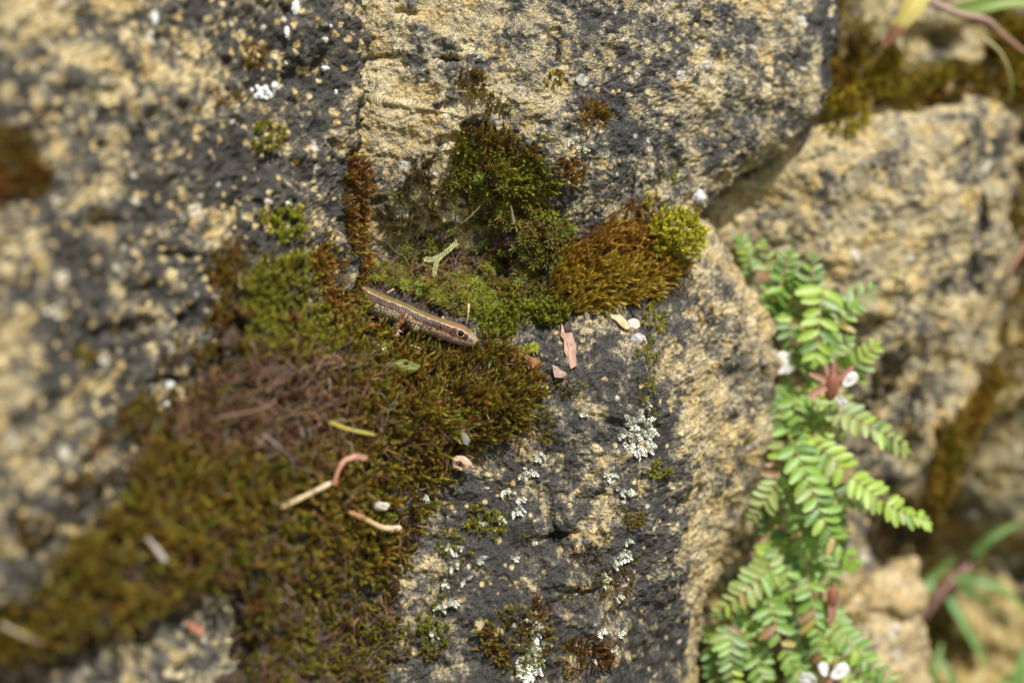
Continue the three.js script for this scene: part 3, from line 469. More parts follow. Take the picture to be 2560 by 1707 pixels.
fringe('golden moss growing over the stone in the recess', [[2020, -60], [2150, 60], [2250, 170], [2320, 190], [2450, 180], [2500, 60], [2560, 40], [2700, 160], [2700, 300], [2480, 270], [2300, 290], [2100, 310], [2030, 220]], surfShelf, 2300, { dir: dUp, jit: 0.5, len: [2.4, 5], cols: [G_GOLD, G_OLV, G_YEL, G_GOLD, G_DARK], keep: (x, y) => 0.25 + 0.75 * has(x, y, 80, 0) });
fringe('dark brown moss lining the hollow beside the leafy plant', [[2170, 1260], [2300, 1240], [2330, 1330], [2290, 1400], [2200, 1430], [2150, 1350]], surfRight, 700, { dir: dUp, jit: 0.6, len: [1.8, 3.2], cols: [C(70, 40, 22), C(92, 62, 24), G_DARK, C(80, 46, 30)] });
fringe('thin dark moss in the weathered furrows of the tan boulder behind the plant', [[2080, 760], [2260, 700], [2320, 850], [2300, 1100], [2200, 1180], [2100, 950]], surfRight, 620, { dir: dUp, jit: 0.6, len: [1.4, 2.6], cols: [C(84, 58, 26), G_DARK, C(80, 66, 30)], keep: (x, y) => has(x, y, 70, 0.06) });
fringe('ochre moss strip down the outer corner of the weathered tan boulder', [[2330, 1100], [2440, 980], [2480, 900], [2500, 960], [2400, 1120], [2350, 1260], [2310, 1340], [2310, 1180]], surfRight, 1100, { dir: () => [0.3, 0.4, 0.7], jit: 0.5, len: [2, 4], cols: [C(204, 172, 70), C(190, 160, 60), G_OLV] });
fringe('olive moss on the ochre stone behind the grass blades', [[2520, 400], [2700, 300], [2800, 900], [2500, 1060], [2490, 800]], surfSide, 700, { dir: dUp, jit: 0.6, len: [3, 5], cols: [G_OLV, G_GOLD, G_GRN] });
fringe('patchy green moss below the ochre stone', [[2300, 1350], [2380, 1500], [2450, 1707], [2350, 1800], [2250, 1700]], surfFar, 300, { dir: dUp, jit: 0.6, len: [3, 5], cols: [G_OLV, G_DARK, G_GRN], keep: (x, y) => has(x, y, 90, 0) });

// separate tufts
const TG = 'moss tufts on the boulders';
const one = (kind, x, y, r, n, surf, len, cols, label, extra = {}) => tuft(kind, x, y, r, n, surf, { dir: dUp, jit: 0.3, len, cols, ...extra }, 'moss_tuft', label);
one('fat', 1686, 590, 64, 200, (x, y) => { const s = surfBed(x, y); s.p = at(x, y, -7.5 - 0.0006 * ((x - 1686) ** 2 + (y - 590) ** 2)); s.n = V(0.2, 0.3, 0.93); return s; }, [1.8, 3], [C(226, 226, 84), C(236, 230, 96), C(222, 220, 80), G_YEL], 'bright yellow-green moss cushion at the end of the golden brush moss', { fan: 0.7, jit: 0.5, dir: () => [0.5, 0.4, 0.6] });
one('brush', 1165, 210, 40, 46, surfUpper, [2, 3.2], [G_OLV, G_BRN, G_DARK], 'olive and brown moss tuft high on the speckled tan boulder', { dir: dRight });
one('brush', 1240, 268, 34, 40, surfUpper, [1.4, 2.4], [G_OLV, G_DARK, G_GRN], 'green moss tuft above the dark notch in the tan boulder');
one('fat', 1382, 205, 20, 18, surfUpper, [1.2, 1.9], [G_GOLD, G_YEL, G_RUST], 'tiny yellow moss tuft beside white tips on the tan boulder');
one('brush', 1478, 300, 34, 46, surfUpper, [2, 3.2], [G_OLV, G_GOLD, G_BRN], 'upright olive moss tuft on the dark band of the tan boulder', { dir: () => [0.2, 0.7, 0.5] });
one('fat', 1418, 430, 34, 30, surfUpper, [1.6, 2.6], [G_YEL, G_GOLD, G_RUST], 'yellow and rust moss tuft at the rim of the crevice', { dir: dRight });
one('fat', 1330, 470, 40, 30, surfBed, [1.8, 2.8], [G_GRN, G_YEL, G_OLV], 'yellow-green moss tuft in the top of the crevice', { dir: dRight });
one('fat', 700, 565, 46, 60, surfLeft, [1.8, 3], [G_OLV, G_GRN, G_YEL], 'yellow-green moss tuft at the top of the mat on the granular boulder', { dir: () => [0.1, 0.5, 0.7] });
one('fat', 660, 350, 44, 44, surfLeft, [1.4, 2.4], [G_YEL, G_OLV, G_GRN], 'blurred yellow-green moss tuft on the granular boulder');
one('brush', 640, 150, 34, 34, surfLeft, [1.8, 2.8], [G_OLV, G_GOLD], 'small olive moss tuft above the white lichen flakes');
one('fat', 560, 250, 40, 26, surfLeft, [1, 1.7], [G_DARK, G_RUST, G_OLV], 'sparse dark moss tuft in a dip of the granular boulder');
one('fat', 205, 895, 22, 22, surfLeft, [1.6, 2.2], [G_GOLD, G_OLV, G_RUST], 'lone golden moss button on the granular boulder');
one('fat', 690, 640, 50, 50, surfBed, [1.6, 2.6], [G_OLV, G_YEL, G_GRN], 'olive moss tuft hanging over the mat beside the granular boulder');
one('brush', 1330, 1070, 50, 44, surfLower, [1.6, 2.8], [G_BRN, G_OLV, G_RUST], 'brown moss tuft under the dark end of the mat', { dir: () => [0.5, 0.1, 0.6] });
one('fat', 1400, 975, 30, 26, surfLower, [1, 1.6], [G_BRN, G_OLV, G_RUST, G_GRN], 'brown-green moss button beside the pale bark flake');
one('star', 1331, 872, 10, 4, surfLower, [1.2, 1.5], [G_YEL, G_STAR], 'single yellow-green moss star on bare grey rock');
one('fat', 1452, 966, 14, 6, surfLower, [0.9, 1.4], [G_YEL, G_GRN], 'few yellow moss leaves on the grey rock shoulder');
one('brush', 1378, 935, 12, 8, surfLower, [0.9, 1.4], [G_OLV, G_GRN], 'small green moss speck under the bark flake');
one('fat', 1210, 1310, 46, 60, surfLower, [1.2, 2.2], [G_YEL, G_OLV, G_GRN], 'yellow-green moss tuft among white tips on the dark boulder');
one('fat', 1120, 1355, 40, 36, surfLower, [1, 1.9], [G_YEL, G_GRN, G_OLV], 'green moss tuft bordering the mat over white tips');
one('brush', 1290, 1600, 76, 130, surfLower, [2.2, 3.8], [G_BRN, G_OLV, G_GOLD, G_DARK], 'large olive-brown moss tuft at the base of the dark boulder', { dir: () => [0.1, 0.5, 0.5], fan: 0.8 });
one('brush', 1465, 1640, 56, 90, surfLower, [2, 3.4], [G_OLV, G_RUST, G_BRN], 'rusty moss tuft low on the dark boulder', { dir: () => [0.3, 0.4, 0.6], fan: 0.7 });
one('brush', 1350, 1520, 26, 34, surfLower, [1.4, 2.4], [G_BRN, G_RUST, G_PUR], 'small red-brown moss tuft above the large white-tipped clump');
one('fat', 1060, 1600, 60, 80, surfLower, [1.2, 2.2], [G_YEL, G_GRN, G_BRN], 'bright moss tuft with white tips at the foot of the mat');
one('brush', 1585, 1310, 22, 34, surfLower, [1.6, 2.4], [G_RUST, G_OLV], 'rusty moss tuft on the ridge of the dark boulder', { dir: dRight });
one('brush', 1470, 1390, 34, 34, surfLower, [1.2, 2], [G_BRN, G_PUR, G_RUST], 'purplish brown moss tuft on the lower face of the dark boulder');
one('brush', 1530, 1460, 50, 56, surfLower, [1.4, 2.4], [G_BRN, G_RUST, G_OLV], 'sprawling brown moss tuft below the white-tipped clumps');
one('fat', 1640, 1180, 24, 34, surfLower, [1.2, 2], [G_YEL, G_GRN], 'bright green moss tuft on the ridge of the dark boulder below the broad white cluster');
one('fat', 1610, 930, 30, 30, surfLower, [1, 1.7], [G_YEL, G_OLV], 'yellow moss line on the shoulder of the dark boulder', { squash: 2.4 });
one('fat', 1640, 800, 30, 34, surfLower, [1.2, 2], [G_OLV, G_YEL, G_GRN], 'yellow-green moss tuft on the boulder shoulder under the golden brush', { squash: 1.6 });
one('brush', 1690, 720, 44, 40, surfLower, [1.2, 2], [G_GOLD, G_OLV], 'olive moss at the outer end of the golden brush');
one('fat', 1580, 540, 40, 44, surfUpper, [1.2, 2], [G_GOLD, G_RUST, G_YEL], 'yellow and rust moss patch above the golden brush');
one('fat', 1680, 420, 30, 20, surfUpper, [1, 1.6], [G_YEL, G_GRN], 'yellow-green moss crumbs at the lower corner of the tan boulder', { squash: 1.4 });
one('brush', 1770, 790, 22, 20, surfLower, [1.4, 2], [G_BRN, G_OLV], 'brown moss dot on the tan side of the dark boulder');
one('fat', 2105, 285, 56, 90, surfRight, [2, 3.4], [G_GOLD, G_YEL, G_GOLD], 'golden moss tuft in the gap beside the tan boulder', { fan: 1 });
one('fat', 1640, 520, 26, 26, surfUpper, [1.2, 2], [G_YEL, G_OLV], 'small yellow moss tuft over the bright cushion');

for (const [x, y, k] of [[1622, 860, 0], [1634, 905, 1], [1618, 950, 0], [1606, 1000, 1], [1655, 770, 0], [1628, 1045, 0], [1180, 1290, 1], [1265, 1235, 0], [1160, 1400, 1], [1118, 1440, 0], [1085, 1500, 1], [1098, 1550, 0], [1322, 1330, 0], [1500, 700, 1], [1445, 1490, 0], [1570, 1400, 1], [1415, 1500, 0], [1512, 1345, 1]]) tuft(k ? 'fat' : 'feather', x, y, 17, 11, surfLower, { dir: dUp, jit: 0.5, len: [0.9, 1.7], cols: [G_YEL, G_OLV, G_GRN, G_GOLD], fan: 0.6, squash: 1.3 }, 'moss_speck', 'small yellow-green moss speck on the dark boulder', 'moss specks on the dark boulder');
// silver-tipped moss
setSeed(1300);
const silver = (x, y, r, n, surf, len = [1.1, 1.9]) => tuft('catkin', x, y, r, n, surf, { dir: () => [0.35, -0.5, 0.5], jit: 0.5, len, cols: [C(238, 236, 222), C(252, 250, 244), C(222, 224, 190)], fan: 0.8, wide: 0.95 }, 'silver_moss', 'little tuft of white-tipped silver moss on the boulder', 'silver moss tufts', silverMat);
const Z8 = (x, y) => [850 + x / 2.613, 1107 + y / 2.613];
for (const [x, y, r, n] of [[1180, 360, 6, 4], [1160, 435, 11, 11], [930, 515, 9, 6], [1040, 490, 8, 5], [740, 690, 16, 14], [900, 755, 9, 6], [735, 795, 8, 5], [700, 915, 10, 7], [720, 1030, 11, 8], [660, 1060, 8, 5], [580, 1150, 13, 9], [610, 1250, 8, 4], [530, 1430, 10, 5], [1140, 760, 8, 5], [1255, 1215, 10, 8], [1330, 1330, 10, 8], [1860, 740, 15, 16], [1785, 775, 10, 6], [1705, 885, 11, 9], [1810, 1000, 8, 5], [1690, 1220, 8, 4], [1810, 1230, 8, 4], [1760, 1320, 9, 6], [1690, 1420, 9, 6], [1770, 195, 13, 10], [1240, 185, 8, 5], [1300, 75, 9, 6], [590, 205, 6, 3], [575, 350, 9, 6], [1280, 1160, 10, 6], [1880, 640, 6, 4], [820, 885, 7, 5], [1190, 210, 6, 4], [1090, 310, 11, 8], [1500, 990, 5, 3], [930, 300, 5, 3]]) { const [a, b] = Z8(x, y); silver(a, b, r, n, a < 1080 ? surfBed : surfLower); }
silver(1402, 640, 11, 7, surfBed, [1.3, 2]); silver(1374, 673, 9, 5, surfBed, [1.3, 2]); silver(1455, 372, 10, 6, surfUpper); silver(1428, 350, 7, 4, surfUpper); silver(1390, 190, 6, 4, surfUpper); silver(1205, 138, 8, 6, surfUpper, [0.6, 1.1]); silver(1255, 378, 4, 3, surfUpper, [0.7, 1.2]); silver(1612, 1010, 8, 4, surfLower); silver(1456, 1033, 6, 3, surfLower); silver(1560, 1225, 12, 9, surfLower);
const bigSilver = (x, y, r, n, label) => tuft('catkin', x, y, r, n, surfLower, { dir: () => [0.3, -0.55, 0.5], jit: 0.55, len: [1.3, 2.4], cols: [C(238, 236, 222), C(252, 250, 244), C(222, 224, 190)], fan: 0.9, squash: 1.5 }, 'silver_moss', label, undefined, silverMat);
bigSilver(1592, 1085, 34, 66, 'broad cluster of white-tipped silver moss high on the dark boulder');
bigSilver(1322, 1650, 26, 60, 'dense white silver moss clump beside the large olive-brown tuft');
bigSilver(1345, 1570, 20, 22, 'loose silver moss clump hanging from red-brown moss');

// ---------------------------------------------------------------- skink
{
  const Z = (x, y) => [870 + x / 6.533, 680 + y / 6.533];
  //        zoom x, y, depth, up, down, side radius (mm), roll
  const raw = [[-620, -60, -4.5, 1.9, 1.9, 2.0, 0.1], [-250, 150, -3.2, 1.95, 2.0, 2.2, 0.1], [150, 350, -1.9, 2.0, 2.15, 2.4, 0.12], [480, 520, -1.2, 2.05, 2.3, 2.5, 0.14], [800, 640, -0.9, 2.05, 2.25, 2.4, 0.16], [1080, 760, -0.8, 1.95, 2.1, 2.2, 0.2], [1300, 850, -0.7, 1.85, 1.95, 2.05, 0.24], [1500, 915, -0.4, 1.85, 1.9, 2.0, 0.3], [1680, 978, -0.1, 1.9, 1.85, 2.0, 0.36], [1830, 1030, 0.1, 1.86, 1.75, 1.85, 0.42], [1940, 1080, 0.2, 1.55, 1.5, 1.55, 0.46], [2020, 1122, 0.25, 1.22, 1.2, 1.28, 0.48], [2068, 1150, 0.3, 0.9, 0.84, 1.02, 0.48]];
  const key = raw.map(([x, y, z, ...r]) => { const p = at(...Z(x, y), z); return [p.x, p.y, p.z, ...r]; });
  const NS = 160, sp = [];
  const cr = (a, b, c, d, t) => 0.5 * (2 * b + (c - a) * t + (2 * a - 5 * b + 4 * c - d) * t * t + (3 * b - a - 3 * c + d) * t * t * t);
  for (let i = 0; i <= NS; i++) { const f = i / NS * (key.length - 1), k = Math.min(key.length - 2, Math.floor(f)), t = f - k, g = (j) => key[clamp(j, 0, key.length - 1)]; sp.push(key[0].map((_, c) => cr(g(k - 1)[c], g(k)[c], g(k + 1)[c], g(k + 2)[c], t))); }
  const fr = sp.map((s, i) => { const a = sp[Math.max(0, i - 1)], b = sp[Math.min(NS, i + 1)], T = V(b[0] - a[0], b[1] - a[1], b[2] - a[2]).normalize(), U0 = V(-T.y, T.x, 0).normalize(), S0 = T.clone().cross(U0), c = Math.cos(s[6]), q = Math.sin(s[6]); return { T, U: U0.clone().multiplyScalar(c).addScaledVector(S0, q), S: S0.clone().multiplyScalar(c).addScaledVector(U0, -q) }; });
  let arc = 0; const len = sp.map((s, i) => { if (i) arc += Math.hypot(s[0] - sp[i - 1][0], s[1] - sp[i - 1][1], s[2] - sp[i - 1][2]); return arc; });
  const loc = { t: 0, u: 0, s: 0, e: 0, d: 0, r: 1 };
  const bodyAt = (x, y, z) => {
    let b = 0, bd = 1e9; for (let i = 0; i <= NS; i += 4) { const d = (sp[i][0] - x) ** 2 + (sp[i][1] - y) ** 2 + (sp[i][2] - z) ** 2; if (d < bd) { bd = d; b = i; } }
    for (let i = Math.max(0, b - 3); i <= Math.min(NS, b + 3); i++) { const d = (sp[i][0] - x) ** 2 + (sp[i][1] - y) ** 2 + (sp[i][2] - z) ** 2; if (d < bd) { bd = d; b = i; } }
    let { T, U, S } = fr[b]; const dx = x - sp[b][0], dy = y - sp[b][1], dz = z - sp[b][2]; let dt = dx * T.x + dy * T.y + dz * T.z;
    const nb = clamp(b + (dt > 0 ? 1 : -1), 0, NS), sl = Math.abs(len[nb] - len[b]) || 1, f = clamp(Math.abs(dt) / sl, 0, 1), L = (c) => mix(sp[b][c], sp[nb][c], f);
    const u = dx * U.x + dy * U.y + dz * U.z, s = dx * S.x + dy * S.y + dz * S.z, ru = u > 0 ? L(3) : L(4), rs = L(5), over = b === NS && dt > 0 ? dt / 0.62 : b === 0 && dt < 0 ? -dt : 0;
    const head = sst(NS * 0.62, NS * 0.8, b), n = 2.1 + 0.5 * head;
    let e = Math.pow(Math.pow(Math.abs(u / ru), n) + Math.pow(Math.abs(s / rs), n), 1 / n); if (over) e = Math.sqrt(e * e + over * over);
    loc.t = (b + (dt > 0 ? f : -f)) / NS; loc.u = u / ru; loc.s = s / rs; loc.d = (e - 1) * Math.min(ru, rs); loc.len = mix(len[b], len[nb], f); loc.r = ru; return loc;
  };
  const cap = (x, y, z, a, b, ra, rb) => { const bx = b.x - a.x, by = b.y - a.y, bz = b.z - a.z, px = x - a.x, py = y - a.y, pz = z - a.z, t = clamp((px * bx + py * by + pz * bz) / (bx * bx + by * by + bz * bz), 0, 1); return Math.hypot(px - bx * t, py - by * t, pz - bz * t) - mix(ra, rb, t); };
  const P = (x, y, z) => at(x, y, z), sh = P(1038, 818, 2.0), el = P(1014, 792, 2.9), wr = P(992, 817, 3.0), pa = P(990, 826, 2.6);
  const fingers = [[[990, 826, 2.6], [988, 838, 2.9], [985, 851, 2.3]], [[991, 826, 2.7], [996, 834, 3.1], [1001, 842, 2.4]], [[989, 826, 2.5], [983, 836, 2.7], [977, 846, 2.0]], [[991, 825, 2.7], [992, 840, 3.2], [993, 853, 2.5]], [[992, 823, 2.7], [1001, 828, 2.9], [1008, 832, 2.3]]].map((f) => f.map((q) => P(...q)));
  const smin = (a, b, k) => { const h = clamp(0.5 + 0.5 * (b - a) / k, 0, 1); return mix(b, a, h) - k * h * (1 - h); };
  const legAt = (x, y, z) => {
    let d = smin(cap(x, y, z, sh, el, 0.95, 0.78), cap(x, y, z, el, wr, 0.78, 0.5), 0.25); d = smin(d, cap(x, y, z, wr, pa, 0.5, 0.42), 0.2);
    for (const f of fingers) d = smin(d, Math.min(cap(x, y, z, f[0], f[1], 0.19, 0.15), cap(x, y, z, f[1], f[2], 0.15, 0.07)), 0.12);
    return d;
  };
  const bb = [P(820, 0, 0).x, P(0, 900, 0).y, -7.5, P(1215, 0, 0).x, P(0, 640, 0).y, 4.2];
  const sdf = (x, y, z) => { const b = bodyAt(x, y, z).d, near = x > P(960, 0, 0).x && x < P(1060, 0, 0).x; return near ? smin(b, legAt(x, y, z), 0.3) : b; };
  const h = 0.11, nx = Math.ceil((bb[3] - bb[0]) / h), ny = Math.ceil((bb[4] - bb[1]) / h), nz = Math.ceil((bb[5] - bb[2]) / h), F = new Float32Array((nx + 1) * (ny + 1) * (nz + 1)).fill(9), id = (i, j, k) => (k * (ny + 1) + j) * (nx + 1) + i, B = 5;
  for (let K = 0; K <= nz; K += B) for (let J = 0; J <= ny; J += B) for (let I = 0; I <= nx; I += B) {
    const c = sdf(bb[0] + (I + B / 2) * h, bb[1] + (J + B / 2) * h, bb[2] + (K + B / 2) * h);
    const far = Math.abs(c) > B * h * 1.6;
    for (let k = K; k < Math.min(K + B, nz + 1); k++) for (let j = J; j < Math.min(J + B, ny + 1); j++) for (let i = I; i < Math.min(I + B, nx + 1); i++) F[id(i, j, k)] = far ? c : sdf(bb[0] + i * h, bb[1] + j * h, bb[2] + k * h);
  }
  const vid = new Int32Array((nx + 1) * (ny + 1) * (nz + 1)).fill(-1), pos = [], idx = [];
  for (let k = 0; k < nz; k++) for (let j = 0; j < ny; j++) for (let i = 0; i < nx; i++) {          // surface nets
    let m = 0, sx = 0, sy = 0, sz = 0, n = 0; const f = [];
    for (let c = 0; c < 8; c++) { const v = F[id(i + (c & 1), j + ((c >> 1) & 1), k + (c >> 2))]; f.push(v); if (v < 0) m |= 1 << c; }
    if (m === 0 || m === 255) continue;
    for (const [a, b] of [[0, 1], [2, 3], [4, 5], [6, 7], [0, 2], [1, 3], [4, 6], [5, 7], [0, 4], [1, 5], [2, 6], [3, 7]]) if ((f[a] < 0) !== (f[b] < 0)) { const t = f[a] / (f[a] - f[b]); sx += mix(a & 1, b & 1, t); sy += mix((a >> 1) & 1, (b >> 1) & 1, t); sz += mix(a >> 2, b >> 2, t); n++; }
    vid[id(i, j, k)] = pos.length / 3; pos.push(bb[0] + (i + sx / n) * h, bb[1] + (j + sy / n) * h, bb[2] + (k + sz / n) * h);
  }
  const quad = (a, b, c, d, flip) => { if (a < 0 || b < 0 || c < 0 || d < 0) return; if (flip) idx.push(a, c, b, a, d, c); else idx.push(a, b, c, a, c, d); };
  for (let k = 1; k < nz; k++) for (let j = 1; j < ny; j++) for (let i = 1; i < nx; i++) {
    const s = F[id(i, j, k)] < 0;
    if (s !== F[id(i + 1, j, k)] < 0) quad(vid[id(i, j - 1, k - 1)], vid[id(i, j, k - 1)], vid[id(i, j, k)], vid[id(i, j - 1, k)], !s);
    if (s !== F[id(i, j + 1, k)] < 0) quad(vid[id(i - 1, j, k - 1)], vid[id(i - 1, j, k)], vid[id(i, j, k)], vid[id(i, j, k - 1)], !s);
    if (s !== F[id(i, j, k + 1)] < 0) quad(vid[id(i - 1, j - 1, k)], vid[id(i, j - 1, k)], vid[id(i, j, k)], vid[id(i - 1, j, k)], !s);
  }
  let g0 = new THREE.BufferGeometry(); g0.setAttribute('position', new THREE.BufferAttribute(new Float32Array(pos), 3)); g0.setIndex(idx); g0.computeVertexNormals();
  const nn = g0.attributes.normal.array, col = [];
  const OLV = C(134, 116, 72), BRZ = C(156, 116, 76), LINE = C(222, 194, 138), DK = C(66, 38, 24), DK2 = C(118, 74, 46), CRM = C(194, 176, 136), PNK = C(206, 160, 136), LAV = C(190, 180, 184), BLK = C(34, 26, 26), HEAD = C(172, 152, 120), RUST = C(140, 84, 46);
  for (let v = 0; v < pos.length / 3; v++) {
    const x = pos[v * 3], y = pos[v * 3 + 1], z = pos[v * 3 + 2], L = bodyAt(x, y, z), t = L.t, bd = L.d, ll = L.len, ang = Math.atan2(L.s, L.u), aa = Math.abs(ang), near = legAt(x, y, z), leg = near < bd + 0.12 && x < P(1045, 0, 0).x && x > P(960, 0, 0).x;
    const rowW = 0.235, arcp = ang / rowW, row = Math.floor(arcp), fx = arcp - row, al = ll / 0.56 + (row & 1) * 0.5, cell = Math.floor(al), fy = al - cell;
    const head = sst(0.75, 0.8, t), ed = Math.min(fx, 1 - fx), tip = 1 - fy; // scales overlap backwards
    const bump = (1 - head) * (0.1 * fy * sst(0, 0.25, ed) - 0.03), hh = hash(row + 50, cell, 7, 3), h2 = hash(row + 50, cell, 9, 5), sp1 = noise(x / 0.32, y / 0.32, z / 0.32), sp2 = noise(x / 0.75, y / 0.75, z / 0.75 + 4);
    let c;
    const line = 0.78 - 0.1 * sst(0.3, 0.9, t) , wob = 0.07 * noise(ll / 0.8, 3, 1) + 0.05 * sp1 + 0.05 * (hh - 0.5), low = mix(1.42, 1.5, sst(0.5, 0.75, t)) + 0.12 * sp2 + 0.08 * (hh - 0.5);
    if (aa < line + wob) { c = mix3(OLV, BRZ, sst(0.42, 0.7, t) * (1 - sst(0.78, 0.88, t))); c = mix3(c, HEAD, sst(0.8, 0.88, t)); c = mix3(c, LINE, sst(line - 0.13, line - 0.05, aa) * (1 - sst(0.74, 0.86, t) * 0.6)); c = c.map((q) => q * (0.82 + 0.3 * hh)); c = mix3(c, DK2, 0.35 * sst(0.25, 0.0, ed) * (1 - head)); }
    else if (aa < low && t < 0.855) { c = mix3(DK, DK2, 0.65 * sst(0.3, 0.9, hh + 0.3 * sp1) * sst(line + 0.08, low - 0.05, aa)); c = mix3(c, RUST, 0.35 * sst(0.55, 0.8, t) * sst(0.1, 0.4, sp2)); c = mix3(c, BLK, 0.5 * sst(line + 0.14, line + 0.04, aa)); c = c.map((q) => q * (0.7 + 0.7 * hh)); }
    else {
      const pk = sst(0.5, 0.62, t), base = mix3(CRM, PNK, pk * 0.85), lo = mix3(base, LAV, pk * sst(1.75, 2.25, aa) + 0.5 * sst(0.8, 0.9, t));
      c = mix3(lo, BLK, 0.88 * sst(0.5, 0.6, hash(row + 50, Math.floor(al * 2), Math.floor(fx * 2), 3) * 0.8 + 0.5 * noise(x / 0.2, y / 0.2, z / 0.2) + 0.08) * (1 - 0.5 * sst(2.3, 2.8, aa)) * (1 - 0.35 * pk));
      c = mix3(c, DK2, 0.3 * sst(0.1, 0.4, sp2) * pk); c = mix3(c, C(196, 192, 180), sst(2.35, 2.9, aa) * 0.8);
      if (t > 0.855) { c = mix3(c, LAV, 0.35); if (aa < 1.5) c = mix3(c, mix3(HEAD, C(120, 96, 80), 0.4), sst(0.86, 0.9, t)); }
    }
    // head: dark stripe through the eye to the nostril, lip line, ear
    if (t > 0.84) { const stripe = Math.exp(-(((aa - 1.12 - 0.1 * sst(0.85, 1, t)) / 0.09) ** 2)) * (1 - sst(0.95, 0.97, t)); c = mix3(c, C(58, 40, 32), 0.85 * stripe); if (t > 0.96) c = mix3(c, C(176, 150, 104), sst(0.955, 0.985, t) * 0.85); }
    const lip = Math.exp(-(((aa - 1.98) / 0.05) ** 2)) * sst(0.8, 0.84, t); c = mix3(c, C(96, 66, 52), 0.6 * lip);
    const plate = head * (Math.abs(((ll / 0.95) % 1) - 0.5) > 0.44 || Math.abs(((arcp / 3.1) % 1 + 1) % 1 - 0.5) > 0.46 ? 1 : 0); c = mix3(c, DK2, 0.22 * plate * (aa < 0.9 || aa > 1.6 ? 1 : 0));
    const [ex, ey] = Z(1503, 925), ep = at(ex, ey, 1.2), ear = Math.exp(-(((x - ep.x) / 0.2) ** 2 + ((y - ep.y) / 0.4) ** 2) * 1.2) * (z > 0 ? 1 : 0); c = mix3(c, C(30, 22, 20), 0.9 * ear);
    const [px_, py_] = Z(2008, 1132), np = at(px_, py_, 1), nos = Math.exp(-(((x - np.x) / 0.13) ** 2 + ((y - np.y) / 0.16) ** 2)) * (z > 0.3 ? 1 : 0); c = mix3(c, C(40, 34, 34), 0.85 * nos);
    if (leg) { const lc = mix3(mix3(C(158, 100, 62), C(70, 42, 30), sst(-0.15, 0.25, sp1 + 0.6 * noise(x / 0.18, y / 0.18, z / 0.18))), CRM, 0.7 * sst(0.25, 0.45, noise(x / 0.25 + 9, y / 0.25, z / 0.25))); c = mix3(lc, C(206, 186, 160), sst(P(0, 818, 0).y + 0.2, P(0, 826, 0).y, y)); if (x > P(1017, 0, 0).x) c = mix3(c, sp1 > 0.05 ? BLK : CRM, 0.6); }
    col.push(...c.map((q) => Math.max(0.006, 0.88 * q * (0.92 + 0.16 * sp1))));
    const disp = (leg ? 0.012 * sp1 : bump) - 0.05 * lip - 0.25 * ear - 0.14 * nos - 0.02 * plate;
    for (let a = 0; a < 3; a++) pos[v * 3 + a] += nn[v * 3 + a] * disp;
  }
  const skink = new THREE.Group();
  const body = new THREE.Mesh(geo(pos, idx, col), new THREE.MeshPhysicalMaterial({ vertexColors: true, roughness: 0.42, specularIntensity: 0.7, clearcoat: 0.15, clearcoatRoughness: 0.2 })); body.name = 'body'; skink.add(body);
  const [ex, ey] = Z(1838, 1008); let ez = 4; while (ez > -2 && (() => { const p = at(ex, ey, ez); return bodyAt(p.x, p.y, p.z).d > 0; })()) ez -= 0.02;
  const ec = at(ex, ey, ez), n = V(0, 0, 0); for (const [i, a] of [['x', V(0.05, 0, 0)], ['y', V(0, 0.05, 0)], ['z', V(0, 0, 0.05)]]) { const p = ec.clone().add(a), q = ec.clone().sub(a); n[i] = bodyAt(p.x, p.y, p.z).d - bodyAt(q.x, q.y, q.z).d; } n.normalize();
  const eye = new THREE.Mesh(new THREE.SphereGeometry(0.0006, 32, 20), new THREE.MeshPhysicalMaterial({ color: new THREE.Color(0.003, 0.003, 0.002), roughness: 0.1, specularIntensity: 0.5 }));
  eye.name = 'eye'; eye.position.copy(ec.clone().addScaledVector(n, -0.26).multiplyScalar(0.001)); skink.add(eye);
  const lg = new THREE.TorusGeometry(0.00058, 0.00009, 12, 40), lidc = []; for (let i = 0; i < lg.attributes.position.count; i++) { const X = lg.attributes.position.getX(i), Y = lg.attributes.position.getY(i); lidc.push(...(Y > 0.00025 ? C(80, 56, 40) : X > 0.0002 ? C(170, 148, 90) : C(176, 160, 134))); }
  lg.setAttribute('color', new THREE.BufferAttribute(new Float32Array(lidc), 3));
  const lid = new THREE.Mesh(lg, new THREE.MeshStandardMaterial({ vertexColors: true, roughness: 0.5 })); lid.name = 'eyelid'; lid.scale.set(1.12, 0.98, 1);
  lid.position.copy(ec.clone().addScaledVector(n, -0.06).multiplyScalar(0.001)); lid.quaternion.setFromUnitVectors(V(0, 0, 1), n).multiply(new THREE.Quaternion().setFromAxisAngle(V(0, 0, 1), -0.5)); eye.userData = {}; skink.add(lid);
  skink.updateMatrixWorld(true);
  add(skink, 'skink', 'small brown skink with bronze back and dark side stripe, peering out over moss', 'lizard');
}

